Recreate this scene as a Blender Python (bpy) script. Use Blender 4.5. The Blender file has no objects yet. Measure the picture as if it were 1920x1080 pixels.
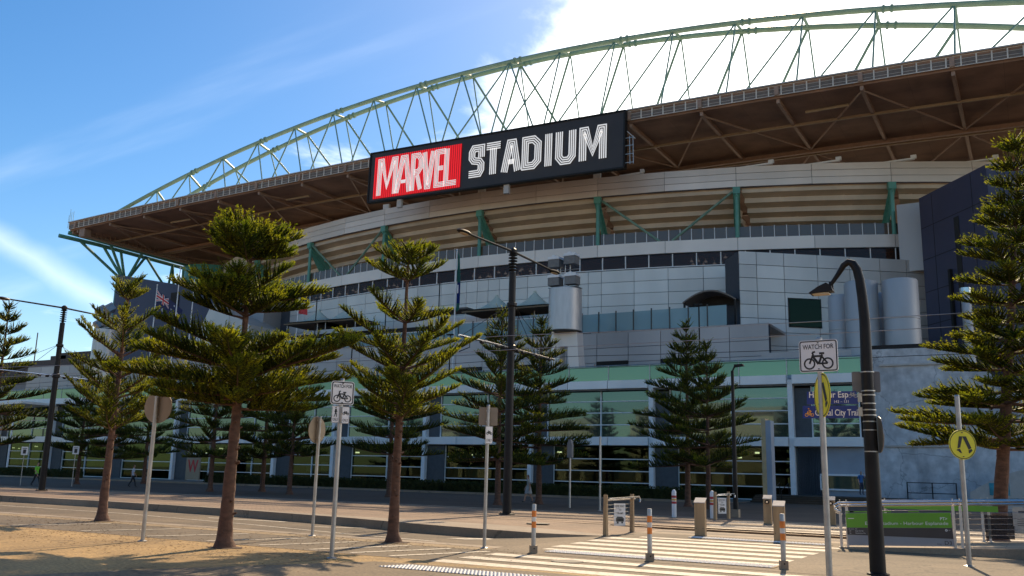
import bpy, math, random
import numpy as np
from mathutils import Vector, Matrix, Euler
R = math.radians
random.seed(7)
SC = bpy.context.scene
COL = SC.collection

# ------------------------------------------------------------------ camera
cam_d = bpy.data.cameras.new('camera')
cam_d.sensor_width = 36.0
cam_d.lens = 36.0 * 1699.18 / 1920.0
cam_d.clip_start, cam_d.clip_end = 0.1, 8000
cam = bpy.data.objects.new('camera', cam_d)
COL.objects.link(cam)
PITCH, ROLL, YAW = 0.202792, 0.024257, 0.524428
fw = Vector((-math.sin(YAW) * math.cos(PITCH), math.cos(YAW) * math.cos(PITCH), math.sin(PITCH)))
rt = Vector((math.cos(YAW), math.sin(YAW), 0))
up = rt.cross(fw)
rt2 = rt * math.cos(ROLL) + up * math.sin(ROLL)
up2 = up * math.cos(ROLL) - rt * math.sin(ROLL)
m3 = Matrix((rt2, up2, -fw)).transposed()
cam.matrix_world = Matrix.Translation((0, 0, 1.65)) @ m3.to_4x4()
SC.camera = cam

# ------------------------------------------------------------------ world, sun, exposure
SUN_EL, SUN_AZ = R(38.5), R(-12.5)          # azimuth from +Y, clockwise
sun_dir = Vector((math.sin(SUN_AZ) * math.cos(SUN_EL), math.cos(SUN_AZ) * math.cos(SUN_EL), math.sin(SUN_EL)))
world = bpy.data.worlds.new('World')
SC.world = world
world.use_nodes = True
wn, wl = world.node_tree.nodes, world.node_tree.links
wn.clear()
def wnode(t, **k):
    n = wn.new(t)
    for a, b in k.items(): setattr(n, a, b)
    return n
def wmath(op, a, b=None, c=None):
    n = wnode('ShaderNodeMath', operation=op)
    for i, x in enumerate((a, b, c)):
        if x is None: continue
        if isinstance(x, (int, float)): n.inputs[i].default_value = x
        else: wl.new(x, n.inputs[i])
    return n.outputs[0]
def direction(az, el): return Vector((math.sin(R(az)) * math.cos(R(el)), math.cos(R(az)) * math.cos(R(el)), math.sin(R(el))))
RIM = direction(-40.8, 19.4).cross(direction(-25.4, 29.3)).normalized() * -1
if RIM.dot(direction(-5, 20)) < 0: RIM = -RIM
sky = wnode('ShaderNodeTexSky', sky_type='NISHITA')
sky.sun_disc = False
sky.sun_elevation = SUN_EL
sky.sun_rotation = SUN_AZ
sky.air_density, sky.dust_density, sky.ozone_density = 1.0, 0.35, 1.8
tc = wnode('ShaderNodeTexCoord')
sep = wnode('ShaderNodeSeparateXYZ'); wl.new(tc.outputs['Generated'], sep.inputs[0])
zc = wmath('MAXIMUM', sep.outputs[2], 0.03)
zz = wmath('ADD', zc, 0.12)
comb = wnode('ShaderNodeCombineXYZ')
wl.new(wmath('DIVIDE', sep.outputs[0], zz), comb.inputs[0])
wl.new(wmath('DIVIDE', sep.outputs[1], zz), comb.inputs[1])
n1 = wnode('ShaderNodeTexNoise'); n1.inputs['Scale'].default_value = 1.7; n1.inputs['Detail'].default_value = 9
n1.inputs['Roughness'].default_value = 0.58; n1.inputs['Distortion'].default_value = 0.35
mp = wnode('ShaderNodeMapping'); mp.inputs['Location'].default_value = (3.7, 1.2, 0); mp.inputs['Rotation'].default_value = (0, 0, R(38))
mp.inputs['Scale'].default_value = (1.0, 1.0, 1)
wl.new(comb.outputs[0], mp.inputs[0]); wl.new(mp.outputs[0], n1.inputs['Vector'])
sd = wnode('ShaderNodeVectorMath', operation='DOT_PRODUCT'); wl.new(tc.outputs['Generated'], sd.inputs[0]); sd.inputs[1].default_value = sun_dir
# a bank of cloud fills the sun's half of the sky; its rim is a great circle
rim = wnode('ShaderNodeVectorMath', operation='DOT_PRODUCT'); wl.new(tc.outputs['Generated'], rim.inputs[0]); rim.inputs[1].default_value = RIM
cover = wnode('ShaderNodeMapRange'); cover.interpolation_type = 'SMOOTHSTEP'
wl.new(rim.outputs['Value'], cover.inputs['Value'])
cover.inputs['From Min'].default_value = -0.15; cover.inputs['From Max'].default_value = 0.15
cover.inputs['To Min'].default_value = -0.10; cover.inputs['To Max'].default_value = 0.33
dens = wnode('ShaderNodeMapRange'); dens.interpolation_type = 'SMOOTHSTEP'
veil = wnode('ShaderNodeMapRange'); veil.interpolation_type = 'SMOOTHSTEP'; wl.new(sd.outputs['Value'], veil.inputs['Value'])
veil.inputs['From Min'].default_value = 0.945; veil.inputs['From Max'].default_value = 0.99; veil.inputs['To Max'].default_value = 0.3
wl.new(wmath('ADD', n1.outputs[0], wmath('ADD', cover.outputs[0], veil.outputs[0])), dens.inputs['Value'])
dens.inputs['From Min'].default_value = 0.60; dens.inputs['From Max'].default_value = 0.85
# thin streaks of high cloud
n2 = wnode('ShaderNodeTexNoise'); n2.inputs['Scale'].default_value = 0.9; n2.inputs['Detail'].default_value = 7
mp2 = wnode('ShaderNodeMapping'); mp2.inputs['Rotation'].default_value = (0, 0, R(-28)); mp2.inputs['Scale'].default_value = (0.35, 2.2, 1)
mp2.inputs['Location'].default_value = (0.4, 2.1, 0)
wl.new(comb.outputs[0], mp2.inputs[0]); wl.new(mp2.outputs[0], n2.inputs['Vector'])
wisp = wnode('ShaderNodeMapRange'); wisp.interpolation_type = 'SMOOTHSTEP'
wl.new(n2.outputs[0], wisp.inputs['Value'])
wisp.inputs['From Min'].default_value = 0.52; wisp.inputs['From Max'].default_value = 0.85; wisp.inputs['To Max'].default_value = 0.3
# one long streak low over the left
smid = direction(-58.5, 11.0); sdir = (direction(-54.5, 9.2) - direction(-62, 12.6)).normalized()
snorm = smid.cross(sdir).normalized()
def wdot(v):
    n = wnode('ShaderNodeVectorMath', operation='DOT_PRODUCT'); wl.new(tc.outputs['Generated'], n.inputs[0]); n.inputs[1].default_value = v; return n.outputs['Value']
n3 = wnode('ShaderNodeTexNoise'); n3.inputs['Scale'].default_value = 9.0; n3.inputs['Detail'].default_value = 6; wl.new(tc.outputs['Generated'], n3.inputs['Vector'])
wob = wmath('MULTIPLY_ADD', n3.outputs[0], 0.035, -0.0175)
dist = wmath('ABSOLUTE', wmath('ADD', wdot(snorm), wob))
s1 = wnode('ShaderNodeMapRange'); s1.interpolation_type = 'SMOOTHSTEP'; wl.new(dist, s1.inputs['Value'])
s1.inputs['From Min'].default_value = 0.020; s1.inputs['From Max'].default_value = -0.008; s1.inputs['To Min'].default_value = 0.0; s1.inputs['To Max'].default_value = 0.24
s2 = wnode('ShaderNodeMapRange'); s2.interpolation_type = 'SMOOTHSTEP'; wl.new(wdot(smid), s2.inputs['Value'])
s2.inputs['From Min'].default_value = 0.93; s2.inputs['From Max'].default_value = 0.998
streak = wmath('MULTIPLY', s1.outputs[0], s2.outputs[0])
dall = wmath('MAXIMUM', wmath('MAXIMUM', dens.outputs[0], wisp.outputs[0]), streak)
lowfade = wnode('ShaderNodeMapRange'); wl.new(sep.outputs[2], lowfade.inputs['Value'])
lowfade.inputs['From Min'].default_value = 0.0; lowfade.inputs['From Max'].default_value = 0.08
dall = wmath('MULTIPLY', dall, lowfade.outputs[0])
# cloud brightness: forward scattering near the sun
bri = wnode('ShaderNodeMapRange'); wl.new(sd.outputs['Value'], bri.inputs['Value'])
bri.inputs['From Min'].default_value = 0.4; bri.inputs['From Max'].default_value = 1.0
bri.inputs['To Min'].default_value = 10.0; bri.inputs['To Max'].default_value = 12.5
ccol = wnode('ShaderNodeCombineXYZ')
wl.new(bri.outputs[0], ccol.inputs[0]); wl.new(wmath('MULTIPLY', bri.outputs[0], 0.985), ccol.inputs[1]); wl.new(wmath('MULTIPLY', bri.outputs[0], 0.96), ccol.inputs[2])
hsv = wnode('ShaderNodeHueSaturation'); hsv.inputs['Saturation'].default_value = 1.36; hsv.inputs['Value'].default_value = 0.64
wl.new(sky.outputs[0], hsv.inputs['Color'])
mix = wnode('ShaderNodeMix', data_type='RGBA')
wl.new(dall, mix.inputs['Factor']); wl.new(hsv.outputs[0], mix.inputs['A']); wl.new(ccol.outputs[0], mix.inputs['B'])
bg = wnode('ShaderNodeBackground'); bg.inputs['Strength'].default_value = 0.10
wl.new(mix.outputs['Result'], bg.inputs['Color'])
wo = wnode('ShaderNodeOutputWorld'); wl.new(bg.outputs[0], wo.inputs[0])

sun_d = bpy.data.lights.new('sun', 'SUN')
sun_d.energy = 2.7; sun_d.angle = R(0.53); sun_d.color = (1.0, 0.79, 0.53)
sun = bpy.data.objects.new('sun', sun_d); COL.objects.link(sun)
sun.rotation_euler = (-sun_dir).to_track_quat('-Z', 'Y').to_euler()
SC.view_settings.view_transform = 'Standard'
SC.view_settings.look = 'None'
SC.view_settings.exposure = 1.2
SC.view_settings.gamma = 1.0
SC.view_settings.use_curve_mapping = False
SC.render.engine = 'CYCLES'
SC.cycles.max_bounces = 6
SC.cycles.transparent_max_bounces = 12

# ------------------------------------------------------------------ materials
def mat(name, c, rough=0.6, metal=0.0, var=0.12, scale=3.0, bump=0.0, bscale=None, spec=0.5, c2=None, streak=0.0, detail=6, fine=0.0, ov=0.5):
    m = bpy.data.materials.new(name); m.use_nodes = True
    n, l = m.node_tree.nodes, m.node_tree.links
    b = n['Principled BSDF']
    b.inputs['Roughness'].default_value = rough; b.inputs['Metallic'].default_value = metal
    b.inputs['Specular IOR Level'].default_value = spec
    geo = n.new('ShaderNodeNewGeometry')
    no = n.new('ShaderNodeTexNoise'); no.inputs['Scale'].default_value = scale; no.inputs['Detail'].default_value = detail
    l.new(geo.outputs['Position'], no.inputs['Vector'])
    if streak:
        mpn = n.new('ShaderNodeMapping'); mpn.inputs['Scale'].default_value = (1, 1, 1.0 / streak)
        l.new(geo.outputs['Position'], mpn.inputs[0]); l.new(mpn.outputs[0], no.inputs['Vector'])
    mx = n.new('ShaderNodeMix'); mx.data_type = 'RGBA'
    rr = n.new('ShaderNodeMapRange'); rr.inputs['From Min'].default_value = 0.3; rr.inputs['From Max'].default_value = 0.7
    l.new(no.outputs[0], rr.inputs[0]); l.new(rr.outputs[0], mx.inputs['Factor'])
    a = tuple(x * (1 - var) for x in c) + (1,)
    bb = tuple(min(1, x * (1 + var)) for x in (c2 or c)) + (1,)
    mx.inputs['A'].default_value = a; mx.inputs['B'].default_value = bb
    out = mx.outputs['Result']
    oi = n.new('ShaderNodeObjectInfo')
    ml = n.new('ShaderNodeMapRange'); ml.inputs['To Min'].default_value = 1 - var * ov; ml.inputs['To Max'].default_value = 1 + var * ov
    l.new(oi.outputs['Random'], ml.inputs[0])
    vm = n.new('ShaderNodeVectorMath'); vm.operation = 'SCALE'
    l.new(out, vm.inputs[0]); l.new(ml.outputs[0], vm.inputs['Scale']); out = vm.outputs[0]
    if fine:
        nf = n.new('ShaderNodeTexNoise'); nf.inputs['Scale'].default_value = bscale or 40; nf.inputs['Detail'].default_value = 3
        l.new(geo.outputs['Position'], nf.inputs['Vector'])
        mf = n.new('ShaderNodeMapRange'); mf.inputs['From Min'].default_value = 0.3; mf.inputs['From Max'].default_value = 0.7
        mf.inputs['To Min'].default_value = 1 - fine; mf.inputs['To Max'].default_value = 1 + fine
        l.new(nf.outputs[0], mf.inputs[0])
        v2 = n.new('ShaderNodeVectorMath'); v2.operation = 'SCALE'
        l.new(out, v2.inputs[0]); l.new(mf.outputs[0], v2.inputs['Scale']); out = v2.outputs[0]
    l.new(out, b.inputs['Base Color'])
    if bump:
        nb = n.new('ShaderNodeTexNoise'); nb.inputs['Scale'].default_value = bscale or scale * 8; nb.inputs['Detail'].default_value = 4
        l.new(geo.outputs['Position'], nb.inputs['Vector'])
        bp = n.new('ShaderNodeBump'); bp.inputs['Strength'].default_value = bump; bp.inputs['Distance'].default_value = 0.02
        l.new(nb.outputs[0], bp.inputs['Height']); l.new(bp.outputs[0], b.inputs['Normal'])
    return m
def glass_mat(name, tint, refl, body, rough=0.02):
    """coated facade glass: a dark body under a tinted mirror layer"""
    m = bpy.data.materials.new(name); m.use_nodes = True
    n, l = m.node_tree.nodes, m.node_tree.links
    b = n['Principled BSDF']; b.inputs['Base Color'].default_value = (*body, 1); b.inputs['Roughness'].default_value = 0.1
    g = n.new('ShaderNodeBsdfGlossy'); g.inputs['Color'].default_value = (*tint, 1); g.inputs['Roughness'].default_value = rough
    geo = n.new('ShaderNodeNewGeometry'); no = n.new('ShaderNodeTexNoise'); no.inputs['Scale'].default_value = 0.5
    l.new(geo.outputs['Position'], no.inputs['Vector'])
    bp = n.new('ShaderNodeBump'); bp.inputs['Strength'].default_value = 0.05; bp.inputs['Distance'].default_value = 0.05
    l.new(no.outputs[0], bp.inputs['Height']); l.new(bp.outputs[0], g.inputs['Normal'])
    lw = n.new('ShaderNodeLayerWeight'); lw.inputs['Blend'].default_value = 0.3
    mr = n.new('ShaderNodeMapRange'); mr.inputs['To Min'].default_value = refl; mr.inputs['To Max'].default_value = min(1, refl + 0.4)
    l.new(lw.outputs['Fresnel'], mr.inputs[0])
    oi = n.new('ShaderNodeObjectInfo'); rv = n.new('ShaderNodeMapRange'); rv.inputs['To Min'].default_value = 0.7; rv.inputs['To Max'].default_value = 1.25; l.new(oi.outputs['Random'], rv.inputs[0])
    mul = n.new('ShaderNodeMath'); mul.operation = 'MULTIPLY'; l.new(mr.outputs[0], mul.inputs[0]); l.new(rv.outputs[0], mul.inputs[1]); mr = mul
    ms = n.new('ShaderNodeMixShader'); l.new(mr.outputs[0], ms.inputs[0]); l.new(b.outputs[0], ms.inputs[1]); l.new(g.outputs[0], ms.inputs[2])
    l.new(ms.outputs[0], n['Material Output'].inputs[0])
    return m
def clear_glass(name, tint, alpha, refl=0.12):
    m = bpy.data.materials.new(name); m.use_nodes = True
    n, l = m.node_tree.nodes, m.node_tree.links
    d = n['Principled BSDF']; d.inputs['Base Color'].default_value = (*tint, 1); d.inputs['Roughness'].default_value = 0.05
    t = n.new('ShaderNodeBsdfTransparent'); t.inputs['Color'].default_value = (*[0.5 + 0.5 * x for x in tint], 1)
    ms = n.new('ShaderNodeMixShader'); ms.inputs[0].default_value = alpha
    l.new(t.outputs[0], ms.inputs[1]); l.new(d.outputs[0], ms.inputs[2]); l.new(ms.outputs[0], n['Material Output'].inputs[0])
    return m
def shop_glass(name, refl, through):
    m = bpy.data.materials.new(name); m.use_nodes = True
    n, l = m.node_tree.nodes, m.node_tree.links; n.remove(n['Principled BSDF'])
    t = n.new('ShaderNodeBsdfTransparent'); t.inputs['Color'].default_value = (*through, 1)
    g = n.new('ShaderNodeBsdfGlossy'); g.inputs['Color'].default_value = (*refl, 1); g.inputs['Roughness'].default_value = 0.015
    lw = n.new('ShaderNodeLayerWeight'); lw.inputs['Blend'].default_value = 0.25
    mr = n.new('ShaderNodeMapRange'); mr.inputs['To Min'].default_value = 0.03; mr.inputs['To Max'].default_value = 0.6; l.new(lw.outputs['Fresnel'], mr.inputs[0])
    ms = n.new('ShaderNodeMixShader'); l.new(mr.outputs[0], ms.inputs[0]); l.new(t.outputs[0], ms.inputs[1]); l.new(g.outputs[0], ms.inputs[2])
    l.new(ms.outputs[0], n['Material Output'].inputs[0]); return m
def emis(name, c, s, base=0.5):
    m = bpy.data.materials.new(name); m.use_nodes = True
    b = m.node_tree.nodes['Principled BSDF']
    b.inputs['Base Color'].default_value = (*[x * base for x in c], 1)
    b.inputs['Emission Color'].default_value = (*c, 1); b.inputs['Emission Strength'].default_value = s
    return m
def leaf_mat(name, c1, c2, trans):
    m = bpy.data.materials.new(name); m.use_nodes = True
    n, l = m.node_tree.nodes, m.node_tree.links
    n.remove(n['Principled BSDF'])
    geo = n.new('ShaderNodeNewGeometry'); no = n.new('ShaderNodeTexNoise'); no.inputs['Scale'].default_value = 2.6; no.inputs['Detail'].default_value = 5
    l.new(geo.outputs['Position'], no.inputs['Vector'])
    rr = n.new('ShaderNodeMapRange'); rr.inputs['From Min'].default_value = 0.35; rr.inputs['From Max'].default_value = 0.65
    l.new(no.outputs[0], rr.inputs[0])
    mx = n.new('ShaderNodeMix'); mx.data_type = 'RGBA'; l.new(rr.outputs[0], mx.inputs['Factor'])
    mx.inputs['A'].default_value = (*c1, 1); mx.inputs['B'].default_value = (*c2, 1)
    d = n.new('ShaderNodeBsdfPrincipled'); d.inputs['Roughness'].default_value = 0.6; d.inputs['Specular IOR Level'].default_value = 0.12
    l.new(mx.outputs['Result'], d.inputs['Base Color'])
    t = n.new('ShaderNodeBsdfTranslucent')
    vm = n.new('ShaderNodeVectorMath'); vm.operation = 'MULTIPLY'; vm.inputs[1].default_value = (2.2, 2.15, 0.6)
    l.new(mx.outputs['Result'], vm.inputs[0]); l.new(vm.outputs[0], t.inputs['Color'])
    ms = n.new('ShaderNodeMixShader'); ms.inputs[0].default_value = trans
    l.new(d.outputs[0], ms.inputs[1]); l.new(t.outputs[0], ms.inputs[2]); l.new(ms.outputs[0], n['Material Output'].inputs[0])
    return m
def worn_paint(name, c, under):
    m = mat(name, c, 0.7, var=0.10, scale=1.5, fine=0.10, bscale=25)
    n, l = m.node_tree.nodes, m.node_tree.links; b = n['Principled BSDF']
    src = b.inputs['Base Color'].links[0].from_socket
    geo = n.new('ShaderNodeNewGeometry'); a = n.new('ShaderNodeTexNoise'); a.inputs['Scale'].default_value = 7; a.inputs['Detail'].default_value = 9; a.inputs['Roughness'].default_value = 0.72
    l.new(geo.outputs['Position'], a.inputs['Vector'])
    r = n.new('ShaderNodeMapRange'); r.inputs['From Min'].default_value = 0.49; r.inputs['From Max'].default_value = 0.66; l.new(a.outputs[0], r.inputs[0])
    mx = n.new('ShaderNodeMix'); mx.data_type = 'RGBA'; l.new(r.outputs[0], mx.inputs['Factor']); l.new(src, mx.inputs['A']); mx.inputs['B'].default_value = (*under, 1)
    l.new(mx.outputs['Result'], b.inputs['Base Color']); return m
def patched(m, amt=0.35):
    """stains, patches and fine cracks for large paved areas"""
    n, l = m.node_tree.nodes, m.node_tree.links; b = n['Principled BSDF']; src = b.inputs['Base Color'].links[0].from_socket
    geo = n.new('ShaderNodeNewGeometry'); a = n.new('ShaderNodeTexNoise'); a.inputs['Scale'].default_value = 0.16; a.inputs['Detail'].default_value = 10; a.inputs['Roughness'].default_value = 0.66; a.inputs['Distortion'].default_value = 0.8
    l.new(geo.outputs['Position'], a.inputs['Vector'])
    r = n.new('ShaderNodeMapRange'); r.inputs['From Min'].default_value = 0.36; r.inputs['From Max'].default_value = 0.62; r.inputs['To Min'].default_value = 1 - amt; r.inputs['To Max'].default_value = 1 + amt * .35; l.new(a.outputs[0], r.inputs[0])
    v = n.new('ShaderNodeTexVoronoi'); v.feature = 'DISTANCE_TO_EDGE'; v.inputs['Scale'].default_value = 0.22; v.inputs['Randomness'].default_value = 1.0
    no = n.new('ShaderNodeTexNoise'); no.inputs['Scale'].default_value = 1.2; no.inputs['Detail'].default_value = 6; l.new(geo.outputs['Position'], no.inputs['Vector'])
    va = n.new('ShaderNodeVectorMath'); va.operation = 'MULTIPLY_ADD'; l.new(no.outputs['Color'], va.inputs[0]); va.inputs[1].default_value = (2.2, 2.2, 0); l.new(geo.outputs['Position'], va.inputs[2]); l.new(va.outputs[0], v.inputs['Vector'])
    c = n.new('ShaderNodeMapRange'); c.inputs['From Max'].default_value = 0.012; c.inputs['To Min'].default_value = 0.55; l.new(v.outputs['Distance'], c.inputs[0])
    mu = n.new('ShaderNodeMath'); mu.operation = 'MULTIPLY'; l.new(r.outputs[0], mu.inputs[0]); l.new(c.outputs[0], mu.inputs[1])
    vm = n.new('ShaderNodeVectorMath'); vm.operation = 'SCALE'; l.new(src, vm.inputs[0]); l.new(mu.outputs[0], vm.inputs['Scale']); l.new(vm.outputs[0], b.inputs['Base Color'])
def brick_mat(name, c1, c2, mortar, bw, bh, rough=0.85, offset=0.5):
    m = bpy.data.materials.new(name); m.use_nodes = True
    n, l = m.node_tree.nodes, m.node_tree.links
    b = n['Principled BSDF']; b.inputs['Roughness'].default_value = rough
    geo = n.new('ShaderNodeNewGeometry')
    br = n.new('ShaderNodeTexBrick'); br.inputs['Scale'].default_value = 1.0
    br.inputs['Brick Width'].default_value = bw; br.inputs['Row Height'].default_value = bh; br.offset = offset
    br.inputs['Mortar Size'].default_value = 0.012; br.inputs['Mortar Smooth'].default_value = 0.3; br.inputs['Bias'].default_value = 0
    br.inputs['Color1'].default_value = (*c1, 1); br.inputs['Color2'].default_value = (*c2, 1); br.inputs['Mortar'].default_value = (*mortar, 1)
    l.new(geo.outputs['Position'], br.inputs['Vector'])
    no = n.new('ShaderNodeTexNoise'); no.inputs['Scale'].default_value = 0.35; no.inputs['Detail'].default_value = 8
    l.new(geo.outputs['Position'], no.inputs['Vector'])
    mr = n.new('ShaderNodeMapRange'); mr.inputs['From Min'].default_value = 0.3; mr.inputs['From Max'].default_value = 0.7
    mr.inputs['To Min'].default_value = 0.72; mr.inputs['To Max'].default_value = 1.25
    l.new(no.outputs[0], mr.inputs[0])
    vm = n.new('ShaderNodeVectorMath'); vm.operation = 'SCALE'; l.new(br.outputs['Color'], vm.inputs[0]); l.new(mr.outputs[0], vm.inputs['Scale'])
    l.new(vm.outputs[0], b.inputs['Base Color'])
    bp = n.new('ShaderNodeBump'); bp.inputs['Strength'].default_value = 0.5; bp.inputs['Distance'].default_value = 0.01; bp.invert = True
    l.new(br.outputs['Fac'], bp.inputs['Height']); l.new(bp.outputs[0], b.inputs['Normal'])
    return m

M = {}
M['ground'] = mat('ground_dust', (0.20, 0.17, 0.13), 0.9, scale=0.2)
M['agg'] = mat('exposed_aggregate', (0.32, 0.20, 0.075), 0.85, var=0.13, scale=0.6, bump=0.7, bscale=17, fine=0.38, c2=(0.36, 0.225, 0.085))
M['agg2'] = mat('paler_paving', (0.29, 0.20, 0.10), 0.85, var=0.10, scale=0.5, bump=0.4, bscale=16, fine=0.35)
M['asphalt'] = mat('asphalt', (0.165, 0.115, 0.062), 0.85, var=0.16, scale=0.45, bump=0.5, bscale=18, fine=0.35)
M['path'] = mat('bike_path_asphalt', (0.165, 0.118, 0.068), 0.85, var=0.14, scale=0.5, bump=0.5, bscale=16, fine=0.35)
M['concrete'] = mat('kerb_concrete', (0.32, 0.245, 0.17), 0.85, var=0.14, scale=0.8, bump=0.3, bscale=30, fine=0.12)
M['paver'] = brick_mat('island_pavers', (0.30, 0.195, 0.115), (0.22, 0.14, 0.085), (0.13, 0.085, 0.055), 0.24, 0.12)
M['slab'] = brick_mat('crossing_slabs', (0.37, 0.28, 0.185), (0.31, 0.235, 0.155), (0.17, 0.125, 0.085), 0.9, 0.45)
M['slab_dark'] = mat('dark_band', (0.19, 0.145, 0.105), 0.85, var=0.2, scale=0.8, bump=0.4, bscale=40, fine=0.2)
M['bluestone'] = brick_mat('bluestone_pavers', (0.085, 0.054, 0.031), (0.072, 0.045, 0.026), (0.048, 0.03, 0.018), 0.6, 0.4)
M['paint'] = worn_paint('road_paint', (0.60, 0.52, 0.40), (0.21, 0.155, 0.105))
M['tactile'] = mat('tactile_white', (0.74, 0.71, 0.66), 0.6, var=0.06, scale=4)
M['rail'] = mat('rail_steel', (0.16, 0.12, 0.09), 0.35, 0.9, var=0.2)
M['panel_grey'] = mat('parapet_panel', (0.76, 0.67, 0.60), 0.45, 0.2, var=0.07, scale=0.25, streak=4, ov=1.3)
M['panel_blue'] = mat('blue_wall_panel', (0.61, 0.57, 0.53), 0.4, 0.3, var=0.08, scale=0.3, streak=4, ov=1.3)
M['panel_lgrey'] = mat('grey_wall_panel', (0.42, 0.385, 0.37), 0.45, 0.2, var=0.08, scale=0.3, streak=4, ov=1.3)
M['joint'] = mat('panel_joint', (0.06, 0.065, 0.08), 0.7)
M['tier'] = mat('precast_tier', (0.58, 0.46, 0.34), 0.8, var=0.14, scale=0.4, streak=3)
M['green'] = mat('green_steel', (0.10, 0.30, 0.235), 0.4, var=0.12, scale=1.5)
M['green_pale'] = mat('arch_green_steel', (0.25, 0.36, 0.24), 0.4, var=0.1, scale=1.0)
M['strut'] = mat('strut_green_steel', (0.16, 0.27, 0.20), 0.45, var=0.1)
M['roof_under'] = brick_mat('roof_lining', (0.27, 0.155, 0.10), (0.235, 0.135, 0.088), (0.12, 0.07, 0.05), 8.25, 2.6, 0.75, 0.0)
M['roof_beam'] = mat('roof_beam_steel', (0.33, 0.21, 0.145), 0.5, var=0.12)
M['roof_tan'] = mat('roof_tan_tube', (0.36, 0.26, 0.16), 0.5, var=0.1)
M['roof_top'] = mat('roof_sheet', (0.55, 0.55, 0.53), 0.5, var=0.05)
M['fascia'] = mat('fascia_frame', (0.70, 0.62, 0.52), 0.5, 0.1, var=0.1)
M['fascia_in'] = mat('fascia_mesh', (0.16, 0.125, 0.10), 0.6, var=0.15)
M['brown_glass'] = clear_glass('brown_glass', (0.075, 0.030, 0.016), 0.45)
M['grey_glass'] = glass_mat('smoked_glass', (0.5, 0.38, 0.28), 0.03, (0.12, 0.085, 0.06))
M['green_glass'] = glass_mat('green_glass', (0.34, 0.55, 0.43), 0.15, (0.010, 0.038, 0.03))
M['dark_glass'] = shop_glass('dark_green_glass', (0.40, 0.50, 0.33), (0.42, 0.50, 0.42))
M['bal_green'] = glass_mat('green_balustrade_glass', (0.40, 0.58, 0.36), 0.16, (0.10, 0.19, 0.085))
M['bal_clear'] = clear_glass('clear_balustrade_glass', (0.36, 0.50, 0.52), 0.55)
M['stop_glass'] = clear_glass('smoked_panel', (0.05, 0.05, 0.055), 0.5)
M['white_steel'] = mat('white_painted_steel', (0.80, 0.78, 0.76), 0.45, var=0.05)
M['white_band'] = mat('white_band_panel', (0.80, 0.77, 0.74), 0.45, 0.1, var=0.06, scale=0.5, streak=3, ov=1.3)
M['pier'] = mat('dark_pier', (0.075, 0.08, 0.085), 0.7, var=0.12)
M['soffit'] = mat('soffit', (0.20, 0.19, 0.18), 0.8)
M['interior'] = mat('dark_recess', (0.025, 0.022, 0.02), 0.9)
M['navy'] = mat('navy_cladding', (0.036, 0.042, 0.088), 0.5, var=0.1, scale=0.3)
M['navy2'] = mat('deep_navy_cladding', (0.045, 0.046, 0.085), 0.5, var=0.1, scale=0.3)
M['silver'] = mat('silver_metal', (0.43, 0.42, 0.415), 0.5, 0.25, var=0.07, scale=0.8, streak=5)
M['drum'] = mat('drum_metal', (0.55, 0.52, 0.50), 0.4, 0.4, var=0.07, streak=5)
M['galv'] = mat('galvanised_steel', (0.40, 0.39, 0.37), 0.42, 0.75, var=0.14, scale=6)
M['steel'] = mat('stainless_steel', (0.58, 0.57, 0.55), 0.22, 0.95, var=0.08, scale=5)
M['black'] = mat('black_paint', (0.013, 0.011, 0.010), 0.5, var=0.3, scale=4, spec=0.25)
M['darkgrey'] = mat('dark_grey_paint', (0.07, 0.065, 0.06), 0.5)
M['orange'] = mat('orange_band', (0.78, 0.22, 0.03), 0.5, var=0.12, scale=12)
M['refl'] = mat('reflective_white', (0.72, 0.68, 0.6), 0.4)
M['red'] = mat('red_band', (0.42, 0.03, 0.035), 0.5)
M['yellowband'] = mat('yellow_band', (0.65, 0.42, 0.10), 0.5)
M['white'] = mat('white_paint', (0.78, 0.78, 0.76), 0.5, var=0.05)
M['sign_white'] = mat('sign_white', (0.82, 0.78, 0.74), 0.45, var=0.05)
M['sign_black'] = mat('sign_black', (0.015, 0.014, 0.013), 0.5)
M['sign_yellow'] = mat('sign_yellow', (0.82, 0.70, 0.02), 0.45, var=0.06)
M['sign_back'] = mat('sign_back', (0.30, 0.235, 0.165), 0.55, 0.4, var=0.08)
M['sign_blue'] = mat('sign_blue', (0.003, 0.024, 0.19), 0.45, var=0.05)
M['sign_orange'] = mat('sign_orange', (0.85, 0.35, 0.04), 0.5)
M['ptgreen'] = mat('stop_green', (0.13, 0.36, 0.02), 0.4, var=0.05)
M['ptgrey'] = mat('stop_grey', (0.33, 0.33, 0.34), 0.4, var=0.05)
M['ptdark'] = mat('stop_dark', (0.05, 0.048, 0.05), 0.35)
M['timber'] = mat('timber_post', (0.42, 0.28, 0.145), 0.75, var=0.2, scale=5, streak=8, bump=0.2)
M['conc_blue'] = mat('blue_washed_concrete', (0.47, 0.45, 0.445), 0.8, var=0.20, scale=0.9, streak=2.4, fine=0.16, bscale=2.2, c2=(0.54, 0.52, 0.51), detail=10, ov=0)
M['conc_grey'] = mat('grey_concrete', (0.36, 0.38, 0.42), 0.8, var=0.12, scale=0.6)
M['beige'] = mat('beige_render', (0.52, 0.46, 0.40), 0.8, var=0.08)
M['teal'] = mat('teal_poster', (0.02, 0.24, 0.30), 0.5, var=0.3, scale=2)
M['lift'] = mat('teal_glass_core', (0.06, 0.27, 0.25), 0.25, var=0.12)
M['tent'] = mat('tent_membrane', (0.52, 0.56, 0.47), 0.7, var=0.05)
M['tent_in'] = mat('tent_lining', (0.16, 0.12, 0.075), 0.8)
M['trunk'] = mat('pine_bark', (0.115, 0.058, 0.036), 0.9, var=0.35, scale=5, bump=0.9, bscale=16, streak=0.4)
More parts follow.
